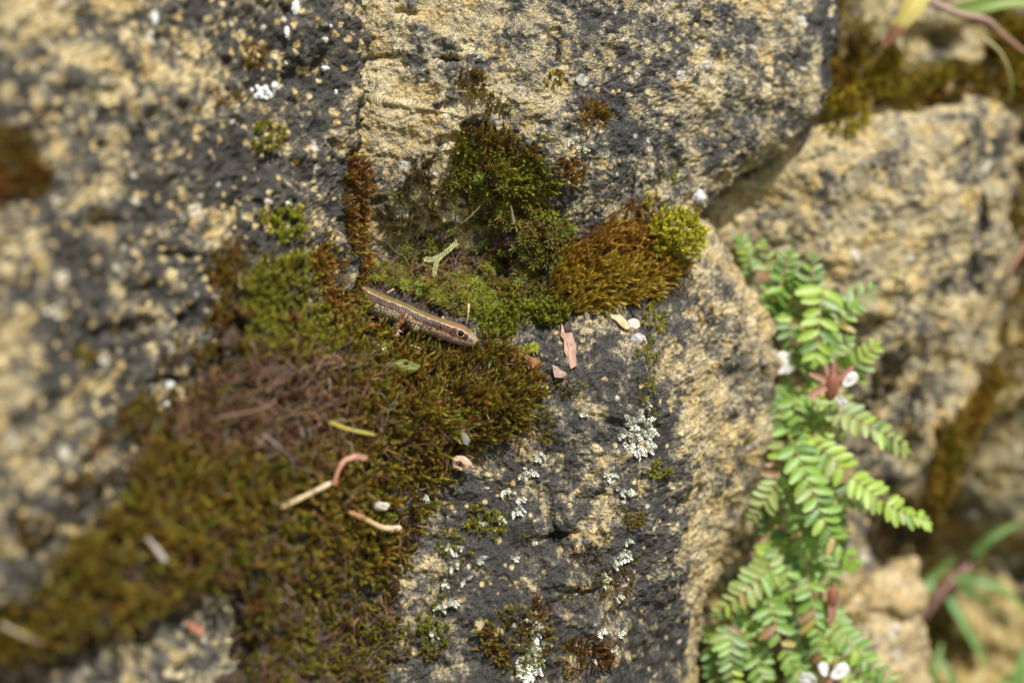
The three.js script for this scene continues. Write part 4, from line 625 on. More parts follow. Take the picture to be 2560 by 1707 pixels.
// ---------------------------------------------------------------- litter
const barkMat = new THREE.MeshStandardMaterial({ vertexColors: true, roughness: 0.85 });
function flake(outline, surf, lift, thick, cA, cB, curl, name, label, cat, streak = [0, 1]) {   // a thin irregular piece lying on a surface
  const xs = outline.map((p) => p[0]), ys = outline.map((p) => p[1]), mx = (Math.min(...xs) + Math.max(...xs)) / 2, my = (Math.min(...ys) + Math.max(...ys)) / 2, P = [], col = [], idx = [], s0 = surf(mx, my);
  const rings = 5, m = outline.length, put = (x, y, side, q) => {
    const dx = (x - mx) / PPM, dy = -(y - my) / PPM, p = at(x, y, 0); const along = dx * streak[1] - dy * streak[0], h = lift + curl * (along * along * 0.1) + 0.25 * noise(x / 14, y / 14, 3) + side * thick;
    const base = at(x, y, s0.p.z - (s0.n.x * dx + s0.n.y * dy) / s0.n.z); base.addScaledVector(s0.n, h); P.push(base.x, base.y, base.z);
    const k = clamp(0.5 + 0.9 * noise((x * streak[1] - y * streak[0]) / 4, (x * streak[0] + y * streak[1]) / 26, 7) + 0.3 * noise(x / 3, y / 3, 1), 0, 1); col.push(...mix3(cA, cB, k));
  };
  for (const side of [0.5, -0.5]) { put(mx, my, side, 0); for (let r = 1; r <= rings; r++) for (let i = 0; i < m; i++) put(mix(mx, outline[i][0], r / rings), mix(my, outline[i][1], r / rings), side * (r === rings ? 0.6 : 1), r); }
  const half = 1 + rings * m;
  for (const [o, f] of [[0, 0], [half, 1]]) {
    const tri = (a, b, c) => (f ? idx.push(o + a, o + b, o + c) : idx.push(o + a, o + c, o + b));
    for (let i = 0; i < m; i++) { const j = (i + 1) % m; tri(0, 1 + i, 1 + j); for (let r = 0; r < rings - 1; r++) { const a = 1 + r * m + i, b = 1 + r * m + j, c = a + m, d = b + m; tri(a, c, b); tri(b, c, d); } }
  }
  for (let i = 0; i < m; i++) { const j = (i + 1) % m, a = 1 + (rings - 1) * m + i, b = 1 + (rings - 1) * m + j; idx.push(a, a + half, b, b, a + half, b + half); }
  return add(new THREE.Mesh(geo(P, idx, col), barkMat), name, label, cat);
}
const Z5 = (x, y) => [850 + x / 2.613, 550 + y / 2.613], up5 = (a) => { const o = []; for (let i = 0; i < a.length; i++) { const p = Z5(...a[i]), q = Z5(...a[(i + 1) % a.length]); o.push(p, [mix(p[0], q[0], 0.5) + 1.6 * noise(p[0], p[1], 2), mix(p[1], q[1], 0.5) + 1.6 * noise(p[1], p[0], 5)]); } return o; };
flake(up5([[1447, 672], [1462, 730], [1470, 755], [1518, 748], [1535, 800], [1548, 830], [1545, 900], [1552, 960], [1530, 975], [1510, 988], [1490, 920], [1468, 870], [1466, 800], [1444, 770], [1450, 720]]), surfLower, 0.9, 0.3, C(206, 168, 146), C(146, 108, 90), 0.15, 'bark_flake', 'long pinkish bark flake lying on the grey rock', 'bark', [0.2, 1]);
flake(up5([[1165, 885], [1210, 888], [1250, 912], [1295, 925], [1300, 950], [1275, 985], [1235, 992], [1225, 975], [1255, 955], [1250, 930], [1200, 915]]), surfLower, 1.6, 0.25, C(176, 128, 84), C(112, 72, 46), 0.5, 'dead_leaf', 'curled orange-brown leaf scrap at the edge of the moss', 'leaf', [1, -0.3]);
flake(up5([[1390, 955], [1425, 965], [1445, 985], [1480, 1005], [1478, 1030], [1440, 1040], [1405, 1035], [1395, 1000]]), surfLower, 0.7, 0.25, C(186, 158, 142), C(140, 112, 98), 0.2, 'bark_flake', 'short pinkish grey bark flake next to a moss button', 'bark', [1, 0.6]);
flake(up5([[1300, 1105], [1345, 1085], [1368, 1098], [1362, 1120], [1325, 1130], [1298, 1128]]), surfLower, 0.9, 0.4, C(206, 200, 182), C(160, 154, 136), 0.2, 'stone_flake', 'small pale grey stone flake at the end of the mat', 'stone', [1, 0]);
flake([[1133, 1062], [1147, 1058], [1156, 1072], [1160, 1085], [1168, 1100], [1160, 1112], [1150, 1108], [1144, 1092], [1134, 1080]], surfBed, 2.8, 1.2, C(150, 148, 136), C(92, 92, 84), 0.3, 'stone_flake', 'grey lichen-spotted chip standing in the moss mat', 'stone', [0.3, 1]);
flake([[448, 1552], [462, 1548], [486, 1562], [494, 1576], [482, 1584], [462, 1574]], surfFoot, 1.6, 0.8, C(206, 140, 116), C(176, 112, 90), 0.1, 'bark_flake', 'blurred pink chip on the grey boulder under the moss strip', 'bark');
flake(up5([[1762, 625], [1830, 628], [1870, 670], [1890, 720], [1860, 720], [1800, 670], [1770, 650]]), surfLower, 0.5, 0.5, C(214, 196, 160), C(180, 156, 116), 0, 'stone_flake', 'cream stone flake beside the white pebble', 'stone');
// shrivelled husk with an opening
{
  const s = surfBed(1131, 1143), o = { p: [], c: [], i: [] }, m = 26, k = 16;
  for (let j = 0; j <= k; j++) for (let i = 0; i < m; i++) { const a = i / m * 6.283, b = (j / k) * 5.2 - 2.1, r = 1.25 + 0.62 * Math.cos(b), q = V(r * Math.cos(a) * 1.05, r * Math.sin(a) * 0.78, 0.62 * Math.sin(b) * 1.3); q.x += 0.5 * noise(Math.cos(a) * 1.5, Math.sin(a) * 1.5, b + 1); q.y += 0.55 * noise(Math.cos(a) * 1.5, Math.sin(a) * 1.5 + 5, b); q.applyAxisAngle(V(0, 1, 0), -0.55).applyAxisAngle(V(1, 0, 0), 0.35); q.add(s.p).addScaledVector(s.n, 2.6); o.p.push(q.x, q.y, q.z); o.c.push(...mix3(C(226, 198, 174), C(188, 140, 110), clamp(0.4 + 0.8 * noise(Math.cos(a) * 2, Math.sin(a) * 2, b * 1.2), 0, 1))); }
  for (let j = 0; j < k; j++) for (let i = 0; i < m; i++) { const a = j * m + i, b = j * m + (i + 1) % m; o.i.push(a, b, a + m, b, b + m, a + m); }
  add(new THREE.Mesh(geo(o.p, o.i, o.c), new THREE.MeshStandardMaterial({ vertexColors: true, roughness: 0.6, side: THREE.DoubleSide })), 'seed_husk', 'pale pinkish seed husk with a round opening, lying on the moss mat', 'husk');
}
const strip = (pts, w0, w1, cA, cB, name, label, cat, flat = 0.3) => {               // a straw, stick or curled ribbon; pts [px, py, z]
  const o = { p: [], c: [], i: [] }, cur = new THREE.CatmullRomCurve3(pts.map((q) => at(...q))), n = 22, m = 8;
  for (let j = 0; j <= n; j++) { const t = j / n, c = cur.getPoint(t), T = cur.getTangent(t), A = V(0, 0, 1).cross(T).normalize(), B = T.clone().cross(A), w = mix(w0, w1, t) * (j === 0 || j === n ? 0.35 : 1) * (1 + 0.45 * noise(t * 7, w0 * 9 + pts[0][0], 2)); for (let i = 0; i < m; i++) { const a = i / m * 6.283, q = c.clone().addScaledVector(A, w * Math.cos(a)).addScaledVector(B, w * flat * Math.sin(a) + w * 0.4 * Math.cos(a) ** 2); o.p.push(q.x, q.y, q.z); o.c.push(...mix3(cA, cB, clamp(t + 0.6 * noise(t * 9, i * 0.9, w0 * 5), 0, 1))); } }
  for (let j = 0; j < n; j++) for (let i = 0; i < m; i++) { const a = j * m + i, b = j * m + (i + 1) % m; o.i.push(a, b, a + m, b, b + m, a + m); }
  return add(new THREE.Mesh(geo(o.p, o.i, o.c), barkMat), name, label, cat);
};
const bz = (x, y, l) => [x, y, bedZ(x, y) + l];
strip([bz(700, 1270, 3.5), bz(765, 1238, 4), bz(828, 1206, 4.4)], 0.3, 0.42, C(196, 168, 120), C(226, 204, 168), 'straw', 'cream straw lying across the brown part of the moss mat', 'straw', 0.6);
strip([bz(836, 1214, 4), bz(842, 1186, 5), bz(858, 1155, 5), bz(885, 1142, 4.5), bz(918, 1146, 3.8)], 0.36, 0.48, C(164, 104, 76), C(214, 164, 132), 'dead_leaf', 'curled orange leaf ribbon above the cream straw', 'leaf');
strip([bz(871, 1279, 4), bz(915, 1298, 4.2), bz(955, 1318, 4.2), bz(1003, 1320, 4)], 0.42, 0.5, C(200, 140, 80), C(236, 214, 176), 'seed_pod', 'bent orange and cream seed pod on the lower moss mat', 'pod', 0.7);
strip([bz(364, 1342, 4), bz(390, 1372, 4), bz(412, 1404, 4)], 0.34, 0.55, C(150, 140, 128), C(214, 202, 188), 'stick', 'short grey stick standing in the blurred moss strip', 'stick', 0.9);
strip([bz(822, 1054, 4), bz(860, 1070, 4.5), bz(900, 1080, 4.5), bz(938, 1088, 4)], 0.34, 0.3, C(186, 170, 66), C(206, 190, 96), 'stem', 'yellowish moss stem lying on the brown mat', 'stem', 0.8);
strip([[1172, 759, -1.5], [1171, 780, -1.8], [1166, 811, -3]], 0.24, 0.1, C(232, 212, 150), C(206, 180, 110), 'straw', 'tiny cream straw upright behind the skink neck', 'straw', 0.6);
strip([[985, 722, -2], [976, 727, -2.2], [967, 732, -2.5]], 0.13, 0.13, C(232, 220, 186), C(220, 200, 160), 'straw', 'tiny white straw resting against the skink back', 'straw', 0.6);
strip([bz(930, 882, 3), bz(965, 862, 4), bz(1005, 858, 4), bz(1035, 866, 3.6), bz(1058, 874, 3)], 0.22, 0.12, C(150, 104, 84), C(206, 176, 156), 'root', 'pale twisted root across the moss under the skink foot', 'root', 0.9);
strip([bz(965, 862, 3.8), bz(985, 872, 3.6), bz(1002, 890, 2.8)], 0.2, 0.08, C(190, 156, 132), C(150, 110, 90), 'root', 'side root forking below the skink foot', 'root', 0.9);
strip([bz(1000, 1330, 2.8), bz(1060, 1320, 3.4), bz(1105, 1296, 3), bz(1150, 1276, 2.5)], 0.13, 0.08, C(150, 96, 66), C(160, 110, 80), 'stem', 'thin red-brown stem reaching from the mat over the dark boulder', 'stem', 0.9);
strip([bz(540, 1045, 4), bz(610, 1032, 4.6), bz(660, 1020, 4.4), bz(690, 1000, 4)], 0.2, 0.12, C(134, 104, 84), C(150, 120, 98), 'root', 'pinkish root lying at the top of the brown mat', 'root', 0.9);
strip([bz(655, 1085, 4), bz(690, 1110, 4.6), bz(730, 1150, 4.4), bz(735, 1190, 4)], 0.24, 0.16, C(140, 120, 116), C(120, 100, 96), 'root', 'grey root bending down through the brown mat', 'root', 0.9);
strip([[1160, 555, -3], [1196, 520, -4], [1215, 490, -4]], 0.08, 0.05, C(140, 130, 116), C(150, 140, 120), 'root', 'thin grey root hanging in the crevice', 'root', 1);
strip([[1285, 560, -2], [1278, 520, -3], [1262, 490, -4]], 0.22, 0.14, C(120, 104, 98), C(96, 80, 72), 'root', 'dark root hanging through the star moss', 'root', 1);
strip([[1212, 385, -1.5], [1216, 345, -1.5], [1219, 312, -2]], 0.3, 0.2, C(120, 70, 40), C(104, 62, 40), 'root', 'rusty stem standing over the dark notch', 'root', 1);
strip([[0, 1560, 66], [60, 1590, 66], [110, 1610, 63]], 0.4, 0.3, C(170, 160, 130), C(150, 120, 90), 'stick', 'blurred pale stalk in the low end of the moss strip', 'stick', 0.9);
// pale feathery sprig
{
  const parts = [], br = [[[1140, 608, -3], [1120, 626, -2.6], [1096, 646, -2.6], [1088, 670, -2.8], [1086, 694, -3.2]], [[1100, 642, -2.6], [1078, 648, -2.6], [1056, 645, -2.8]]]; setSeed(77);
  for (const b of br) {
    const cur = new THREE.CatmullRomCurve3(b.map((q) => at(...q))), n = Math.round(cur.getLength() / 0.22), o = { p: [], c: [], i: [] };
    for (let i = 0; i < n; i++) { const t = i / n, c = cur.getPoint(t), T = cur.getTangent(t), s = i % 2 ? 1 : -1, A = V(0, 0, 1).cross(T).normalize().multiplyScalar(s), d = T.clone().multiplyScalar(-0.7).addScaledVector(A, 0.8).add(V(0, 0, rr(0, 0.5))).normalize(); pushLeaf(o, c, d, d.clone().cross(V(rr(-0.3, 0.3), 0, 1)).normalize(), rr(0.6, 0.85), 0.2, 0.08, C(196, 196, 120), C(232, 228, 176)); }
    tubeInto(o, b.map((q) => at(...q)), 0.1, 0.08, 4, C(180, 176, 100)); parts.push(geo(o.p, o.i, o.c));
  }
  add(new THREE.Mesh(mergeGeometries(parts), mossMat), 'moss_sprig', 'pale cream branching moss sprig hanging over the skink back', 'moss');
}
// pebbles and pale crumbs
function pebble(px, py, r, surf, cA, cB, name, label, cat, group, sq = [1, 1, 0.7], lift = 0.25) {
  const g = new THREE.IcosahedronGeometry(1, 4), s = surf(px, py), a = g.attributes.position, col = [];
  for (let i = 0; i < a.count; i++) { const v = V(a.getX(i), a.getY(i), a.getZ(i)), n = 1 + 0.35 * noise(v.x * 1.4 + px, v.y * 1.4 + py, v.z * 1.4) + 0.12 * noise(v.x * 4 + px, v.y * 4, v.z * 4); v.multiply(V(...sq)).multiplyScalar(n * r).add(s.p).addScaledVector(s.n, r * lift).multiplyScalar(0.001); a.setXYZ(i, v.x, v.y, v.z); col.push(...mix3(cA, cB, clamp(0.5 + noise(v.x * 1500, v.y * 1500, v.z * 1500), 0, 1))); }
  g.setAttribute('color', new THREE.BufferAttribute(new Float32Array(col), 3)); g.deleteAttribute('uv'); g.computeVertexNormals();
  return add(new THREE.Mesh(g, barkMat), name, label, cat, group);
}
pebble(1586, 808, 1.15, surfLower, C(236, 228, 214), C(200, 188, 168), 'pebble', 'rounded white pebble on the rock under the golden brush moss', 'pebble');
pebble(1594, 850, 1.2, surfLower, C(206, 198, 196), C(160, 150, 148), 'pebble', 'greyish pebble below the white pebble', 'pebble', undefined, [1.2, 0.9, 0.7]);
pebble(925, 1252, 1.0, surfBed, C(214, 204, 184), C(170, 158, 136), 'pebble', 'flat buff seed half buried in the lower moss mat', 'seed', undefined, [1.6, 0.8, 0.7], 2.6);
pebble(1748, 490, 1.3, surfUpper, C(224, 220, 220), C(180, 176, 176), 'pebble', 'white pebble at the lower corner of the tan boulder', 'pebble');
const crumb = (x, y, r, sq) => pebble(x, y, r * 0.8, surfLeft, C(246, 246, 244), C(196, 194, 186), 'lichen_flake', 'small white lichen flake on the granular boulder', 'lichen', 'white lichen flakes', sq, 0.5);
crumb(375, 48, 0.9, [0.75, 1.7, 0.6]); crumb(742, 18, 1.0, [0.9, 1.5, 0.6]); crumb(712, 80, 0.9, [0.7, 1.3, 0.6]); crumb(818, 178, 0.85, [1.2, 0.7, 0.6]); crumb(712, 512, 0.7, [1.2, 0.8, 0.6]); crumb(838, 230, 0.5, [0.7, 1.2, 0.6]); crumb(820, 66, 0.4, [0.8, 1, 0.6]); crumb(420, 965, 0.9, [1, 1.2, 0.6]); crumb(420, 1012, 0.7, [1, 0.9, 0.6]); crumb(557, 885, 0.7, [0.8, 1.4, 0.6]); crumb(808, 98, 0.5, [1.4, 0.8, 0.6]);
{ // lichen rosette of several lobes
  const parts = []; setSeed(31);
  for (let i = 0; i < 22; i++) { const g = new THREE.IcosahedronGeometry(0.00042 * rr(0.5, 1.3), 3), s = surfLeft(660 + rr(-26, 26), 228 + rr(-18, 16)), a = g.attributes.position; for (let k = 0; k < a.count; k++) { const n = 1 + 0.3 * noise(a.getX(k) * 2500 + i, a.getY(k) * 2500, a.getZ(k) * 2500); a.setXYZ(k, a.getX(k) * n + s.p.x / 1000, a.getY(k) * n * 1.2 + s.p.y / 1000, a.getZ(k) * n * 0.7 + s.p.z / 1000 + 0.0006); } g.computeVertexNormals(); parts.push(g); }
  add(new THREE.Mesh(mergeGeometries(parts), new THREE.MeshStandardMaterial({ color: new THREE.Color(0.82, 0.84, 0.82), roughness: 0.7 })), 'lichen_rosette', 'lobed white lichen rosette on the granular boulder', 'lichen');
}
// wet jelly-like lobes on the mat
for (const [x, y, r, sq, label] of [[985, 930, 2.3, [1.3, 0.55, 0.5], 'olive jelly lobe glistening on the moss mat'], [932, 888, 1.8, [1.2, 0.8, 0.4], 'greenish translucent jelly lobe under the twisted root']]) {
  const m = pebble(x, y, r, surfBed, C(150, 150, 60), C(112, 116, 48), 'jelly_lobe', label, 'algae', undefined, sq, 0.9);
  m.material = new THREE.MeshPhysicalMaterial({ vertexColors: true, roughness: 0.25, transmission: 0.35, thickness: 0.002, clearcoat: 0.5 });
}

// ---------------------------------------------------------------- leafy plant
const leafGeo = [0, 1, 2].map((k) => {                                              // 1 mm long leaflet along +y, facing +z
  const P = [], col = [], idx = [], n = 12; setSeed(40 + k);
  for (let j = 0; j <= n; j++) { const t = j / n, w = 0.25 * Math.pow(Math.sin(Math.PI * Math.min(1, 0.06 + 0.9 * t)), 0.62) * (1 + (j % 2 ? 0.06 : -0.05)), bend = -0.16 * t * t + 0.02 * k; for (let i = -2; i <= 2; i++) { const u = i / 2; P.push(w * u, t, bend + 0.16 * w * 4 * u * u * 0.35 + 0.02 * Math.sin(t * 26) * Math.abs(u)); const e = Math.abs(u) > 0.9 || j > n - 1 ? 1 : 0, mid = i === 0 ? 1 : 0; col.push(...(e ? [1, 0.9, 0.8] : mid ? [1.1, 1.1, 1.1] : [1, 1, 1])); } }
  for (let j = 0; j < n; j++) for (let i = 0; i < 4; i++) { const a = j * 5 + i; idx.push(a, a + 1, a + 5, a + 1, a + 6, a + 5); }
  return geo(P, idx, col);
});
const greens = [C(124, 160, 62), C(136, 172, 62), C(160, 188, 66), C(132, 158, 92), C(154, 170, 90), C(98, 134, 54), C(176, 160, 84), C(150, 116, 76)].map((c) => new THREE.MeshPhysicalMaterial({ color: new THREE.Color(...c), vertexColors: true, roughness: 0.45, transmission: 0.3, thickness: 0, side: THREE.DoubleSide }));
const stemMat = new THREE.MeshStandardMaterial({ vertexColors: true, roughness: 0.6 });
const plant = new THREE.Group();
function frond(pts, lenPx, tone, face = [0, 0.4, 0.9], opt = {}) {
  const cur = new THREE.CatmullRomCurve3(pts.map((q) => at(...q))), o = { p: [], c: [], i: [] };
  tubeInto(o, pts.map((q) => at(...q)), 0.28, 0.12, 5, mix3(C(150, 110, 80), C(150, 160, 80), rnd()));
  const m = new THREE.Mesh(geo(o.p, o.i, o.c), stemMat); m.name = 'frond';
  const L = lenPx / PPM * (D - pts[0][2]) / D, gap = L * (opt.gap ?? 0.47), n = Math.max(3, Math.floor(cur.getLength() / gap));
  const leaf = (p, d, nrm, l, k) => { if (rnd() < 0.05) return; if (rnd() < 0.05) k = 6 + Math.floor(rnd() * 2); const z = nrm.clone().addScaledVector(d, -nrm.dot(d)).normalize(), x = d.clone().cross(z).normalize(), q = new THREE.Mesh(leafGeo[Math.floor(rnd() * 3)], greens[k]); q.name = 'leaflet'; q.position.copy(p).multiplyScalar(0.001); q.quaternion.setFromRotationMatrix(new THREE.Matrix4().makeBasis(x, d, z)); q.scale.set(l * rr(0.85, 1.1) * (opt.wide ?? 0.98), l, l); m.add(q); };
  const N = V(...face).normalize();
  for (let i = 0; i <= n; i++) {
    const t = (opt.bare ?? 0.04) + (0.97 - (opt.bare ?? 0.04)) * i / n, c = cur.getPoint(t), T = cur.getTangent(t), side = N.clone().cross(T).normalize(), l = L * (1 - 0.45 * Math.pow(t, 2.2)) * 1.08 * rr(0.74, 1.14);
    for (const s of [-1, 1]) { const d = side.clone().multiplyScalar(s).addScaledVector(T, 0.38 + 0.3 * t + rr(-0.18, 0.18)).addScaledVector(N, (opt.lift ?? 0.1) + rr(-0.24, 0.26)).normalize(); leaf(c, d, N.clone().add(V(rr(-0.25, 0.25), rr(-0.2, 0.2), 0)).addScaledVector(side, -s * 0.3), l, rnd() < 0.6 ? tone : Math.floor(rnd() * 6)); }
    if (i === n) leaf(c, T, N, l * 0.95, tone);
  }
  plant.add(m);
}
setSeed(2100);
const FR = [
  [[[1960, 800, -38], [1935, 730, -34], [1912, 612, -32]], 46, 1, [0.3, 0.2, 0.9]],
  [[[2012, 840, -38], [2020, 760, -33], [2034, 645, -30]], 50, 3, [0.1, 0.3, 0.9]],
  [[[2040, 800, -36], [2100, 775, -32], [2180, 722, -30]], 46, 3, [0, 0.5, 0.8]],
  [[[2056, 720, -31], [2050, 800, -28], [2040, 890, -27]], 58, 2, [0.1, 0.4, 0.9]],
  [[[1990, 780, -34], [1975, 830, -31], [1985, 900, -31]], 42, 5, [0.2, 0.4, 0.9]],
  [[[2120, 940, -34], [2150, 905, -31], [2185, 870, -30]], 42, 2, [0, 0.3, 0.9]],
  [[[2050, 1000, -34], [2110, 1030, -29], [2190, 1075, -28], [2262, 1120, -30]], 50, 4, [-0.1, 0.6, 0.8]],
  [[[1980, 1040, -36], [2060, 1125, -28], [2150, 1210, -26], [2240, 1275, -26], [2322, 1306, -29]], 50, 2, [-0.1, 0.6, 0.8]],
  [[[1950, 1040, -34], [1992, 1130, -27], [2034, 1235, -24], [2075, 1330, -25], [2142, 1415, -28]], 60, 1, [0.1, 0.5, 0.85], { gap: 0.5 }],
  [[[1960, 1100, -32], [1945, 1190, -28], [1915, 1250, -27], [1884, 1292, -28]], 46, 4, [0.2, 0.3, 0.9]],
  [[[1970, 1200, -34], [1992, 1275, -31], [2010, 1350, -30], [2028, 1428, -31]], 44, 0, [0.1, 0.4, 0.9]],
  [[[1950, 1390, -34], [1915, 1430, -29], [1860, 1480, -26], [1795, 1530, -27]], 50, 4, [0.1, 0.3, 0.95]],
  [[[1915, 1480, -33], [1932, 1540, -28], [1955, 1610, -27], [1980, 1665, -28]], 46, 0, [0.1, 0.4, 0.9]],
  [[[2010, 1400, -34], [2025, 1470, -30], [2040, 1560, -29], [2056, 1640, -30]], 46, 0, [0, 0.4, 0.9]],
  [[[1830, 1530, -32], [1826, 1600, -28], [1830, 1680, -27], [1840, 1790, -28]], 46, 3, [0.1, 0.4, 0.9]],
  [[[2060, 1520, -38], [2110, 1590, -33], [2170, 1650, -31], [2250, 1720, -31]], 46, 0, [-0.1, 0.5, 0.85]],
  [[[2030, 1560, -36], [2075, 1630, -33], [2130, 1710, -32]], 40, 2, [0, 0.4, 0.9]],
  [[[1790, 1560, -34], [1790, 1640, -31], [1795, 1740, -31]], 40, 5, [0.2, 0.4, 0.9]],
  [[[1880, 1600, -32], [1900, 1680, -29], [1930, 1760, -29]], 46, 0, [0.1, 0.4, 0.9]],
  [[[1960, 930, -36], [1940, 990, -32], [1945, 1060, -31]], 42, 5, [0.2, 0.3, 0.9]],
  [[[2010, 940, -36], [2040, 1010, -32], [2100, 1080, -31]], 44, 1, [0, 0.5, 0.9]],
  [[[1970, 1080, -36], [2010, 1160, -33], [2090, 1230, -31], [2150, 1262, -32]], 40, 5, [0, 0.5, 0.9]],
  [[[1930, 1280, -36], [1920, 1360, -33], [1900, 1430, -33]], 42, 5, [0.2, 0.3, 0.9]],
  [[[2000, 1300, -38], [2060, 1400, -35], [2080, 1480, -34]], 42, 0, [0, 0.4, 0.9]],
  [[[1960, 1480, -38], [2000, 1560, -35], [2020, 1640, -35]], 42, 5, [0, 0.4, 0.9]],
  [[[1880, 680, -38], [1862, 620, -36], [1845, 575, -36]], 30, 0, [0.3, 0.3, 0.9]],
  [[[1990, 1620, -34], [2000, 1690, -32], [1990, 1780, -32]], 42, 0, [0, 0.4, 0.9]],
  [[[2110, 1640, -36], [2160, 1700, -34], [2230, 1790, -33]], 42, 1, [0, 0.4, 0.9]],
  [[[1975, 760, -36], [1960, 700, -32], [1975, 640, -31]], 48, 0, [0.1, 0.3, 0.9]],
  [[[2050, 850, -36], [2090, 820, -31], [2130, 770, -30]], 50, 1, [0, 0.4, 0.9]],
  [[[2000, 900, -35], [2060, 880, -31], [2120, 850, -30]], 46, 0, [0, 0.4, 0.9]],
  [[[1940, 820, -36], [1975, 760, -33], [2000, 700, -32]], 50, 5, [0.2, 0.3, 0.9]],
  [[[1985, 960, -36], [1990, 1020, -31], [2010, 1090, -30]], 50, 1, [0.1, 0.4, 0.9]],
  [[[1935, 1330, -35], [1960, 1400, -31], [1975, 1480, -31]], 46, 1, [0.1, 0.4, 0.9]],
  [[[1870, 1500, -35], [1880, 1570, -31], [1870, 1660, -31]], 46, 1, [0.1, 0.4, 0.9]],
  [[[2050, 1250, -38], [2085, 1300, -35], [2110, 1350, -35]], 40, 5, [0, 0.4, 0.9]],
];
for (const f of FR) frond(...f);
for (const pts of [[[1905, 800, -42], [1960, 950, -40], [1985, 1150, -37], [1975, 1350, -38], [1930, 1560, -38], [1880, 1800, -36]], [[1985, 1150, -37], [2030, 1350, -37], [2070, 1600, -38], [2100, 1800, -38]], [[1905, 800, -42], [1990, 780, -38], [2060, 730, -33]], [[1970, 1000, -40], [2010, 1060, -34], [1992, 1160, -28], [2020, 1220, -26]]]) { const o = { p: [], c: [], i: [] }; tubeInto(o, pts.map((q) => at(...q)), 0.55, 0.35, 6, C(140, 86, 74)); const m = new THREE.Mesh(geo(o.p, o.i, o.c), stemMat); m.name = 'stem'; plant.add(m); }
// flowers: red calyx, spiky sepals, white petals
const redMat = new THREE.MeshPhysicalMaterial({ color: new THREE.Color(...C(160, 112, 94)), roughness: 0.6, transmission: 0.15, thickness: 0, side: THREE.DoubleSide, vertexColors: true });
const whiteMat = new THREE.MeshPhysicalMaterial({ color: new THREE.Color(...C(234, 230, 224)), roughness: 0.5, transmission: 0.2, thickness: 0, side: THREE.DoubleSide });
const petalGeo = (() => { const g = new THREE.SphereGeometry(0.001, 20, 14), a = g.attributes.position; for (let i = 0; i < a.count; i++) { const x = a.getX(i), y = a.getY(i); a.setXYZ(i, x * (0.72 + 0.25 * y * 1000), y * 1.15 + 0.001, a.getZ(i) * 0.1 + 0.00022 * noise(x * 1800, y * 1800, 3) - 0.25 * (y * 1000 + 1) ** 2 * 0.0004); } g.computeVertexNormals(); return g; })();
function flower(px, py, z, dir, sc, sepals, petals) {
  const d = V(...dir).normalize(), q = new THREE.Quaternion().setFromUnitVectors(V(0, 1, 0), d);
  const pr = [[0.05, -2.9], [0.7, -2.5], [1.1, -1.3], [1.2, 0], [0.95, 1.0], [0.6, 1.6], [0.2, 1.9]].map(([r, y]) => new THREE.Vector2(r * sc, y * sc)), lg = new THREE.LatheGeometry(pr, 18), col = [], a = lg.attributes.position, o = { p: [], c: [], i: [] };
  for (let i = 0; i < a.count; i++) { const k = clamp(0.5 + 0.9 * noise(a.getX(i) * 1.8 + px, a.getY(i) * 1.8, a.getZ(i) * 1.8), 0, 1); o.p.push(a.getX(i), a.getY(i), a.getZ(i)); o.c.push(...mix3([1.1, 0.9, 0.6], [0.7, 0.5, 0.5], k)); }
  o.i = [...lg.index.array]; const m = new THREE.Mesh(geo(o.p, o.i, o.c), redMat); m.name = 'flower'; m.position.copy(at(px, py, z)).multiplyScalar(0.001); m.quaternion.copy(q);
  const inv = q.clone().invert();
  for (const [sx, sy, sz, l] of sepals) { const dd = V(sx, sy, sz).normalize(), zz = V(0.1, 0.2, 1).addScaledVector(dd, -V(0.1, 0.2, 1).dot(dd)).normalize(), s = new THREE.Mesh(leafGeo[0], redMat); s.name = 'sepal'; s.quaternion.copy(inv).multiply(new THREE.Quaternion().setFromRotationMatrix(new THREE.Matrix4().makeBasis(dd.clone().cross(zz), dd, zz))); s.scale.set(l * 0.55, l, l); m.add(s); }
  for (const [ox, oy, oz, dx, dy, dz, l] of petals) { const s = new THREE.Mesh(petalGeo, whiteMat); s.name = 'petal'; s.position.copy(V(ox, oy, oz).applyQuaternion(inv)).multiplyScalar(0.001); s.quaternion.copy(inv).multiply(new THREE.Quaternion().setFromUnitVectors(V(0, 1, 0), V(dx, dy, dz).normalize())); s.scale.setScalar(l); m.add(s); }
  plant.add(m);
}
flower(2082, 960, -24, [0.15, 1, 0.2], 1.25, [[-1, 0.5, 0.2, 5.2], [-1, -0.45, 0.4, 6], [0.1, 1, 0.3, 4.6], [0.8, 0.7, 0.2, 5.6], [-0.3, 0.9, 0.1, 4.4]], [[2.0, -0.2, 1.2, 0.7, 0.55, 0.2, 1.6], [1.2, -2.4, 1.0, 0.5, -1, 0.1, 1.25]]);
flower(1955, 925, -33, [0.4, 0.6, 0.3], 1.0, [[0.6, 0.6, 0.2, 3], [0.9, 0.1, 0.2, 3]], [[-0.6, -0.6, 2, 0.25, 1, 0.2, 2.1], [0.2, -0.4, 1.6, 0.9, 0.6, 0.1, 1.3]]);
flower(2070, 1720, -28, [0.2, 1, 0.3], 1.1, [[-1, 0.2, 0.2, 3.4], [0.9, 0.3, 0.2, 3.4]], [[0.6, 2.4, 1, 0.9, 0.55, 0.1, 1.9], [-0.6, 2.6, 0.6, -0.2, 1, 0, 1.3], [-2.8, 0.4, 1.4, -0.5, 0.5, 0.4, 2.0], [-0.4, -0.6, 2, 0.6, -0.2, 0.5, 1.8]]);
flower(2083, 1490, -28, [0.1, 1, 0.2], 1.0, [[-0.1, -1, 0.2, 6], [0.2, 1, 0.1, 3]], []);
plant.traverse((m) => { m.userData.kind = undefined; delete m.userData.kind; });
add(plant, 'leafy_plant', 'green plant with paired leaflets and red and white flowers, rooted between two boulders', 'plant');

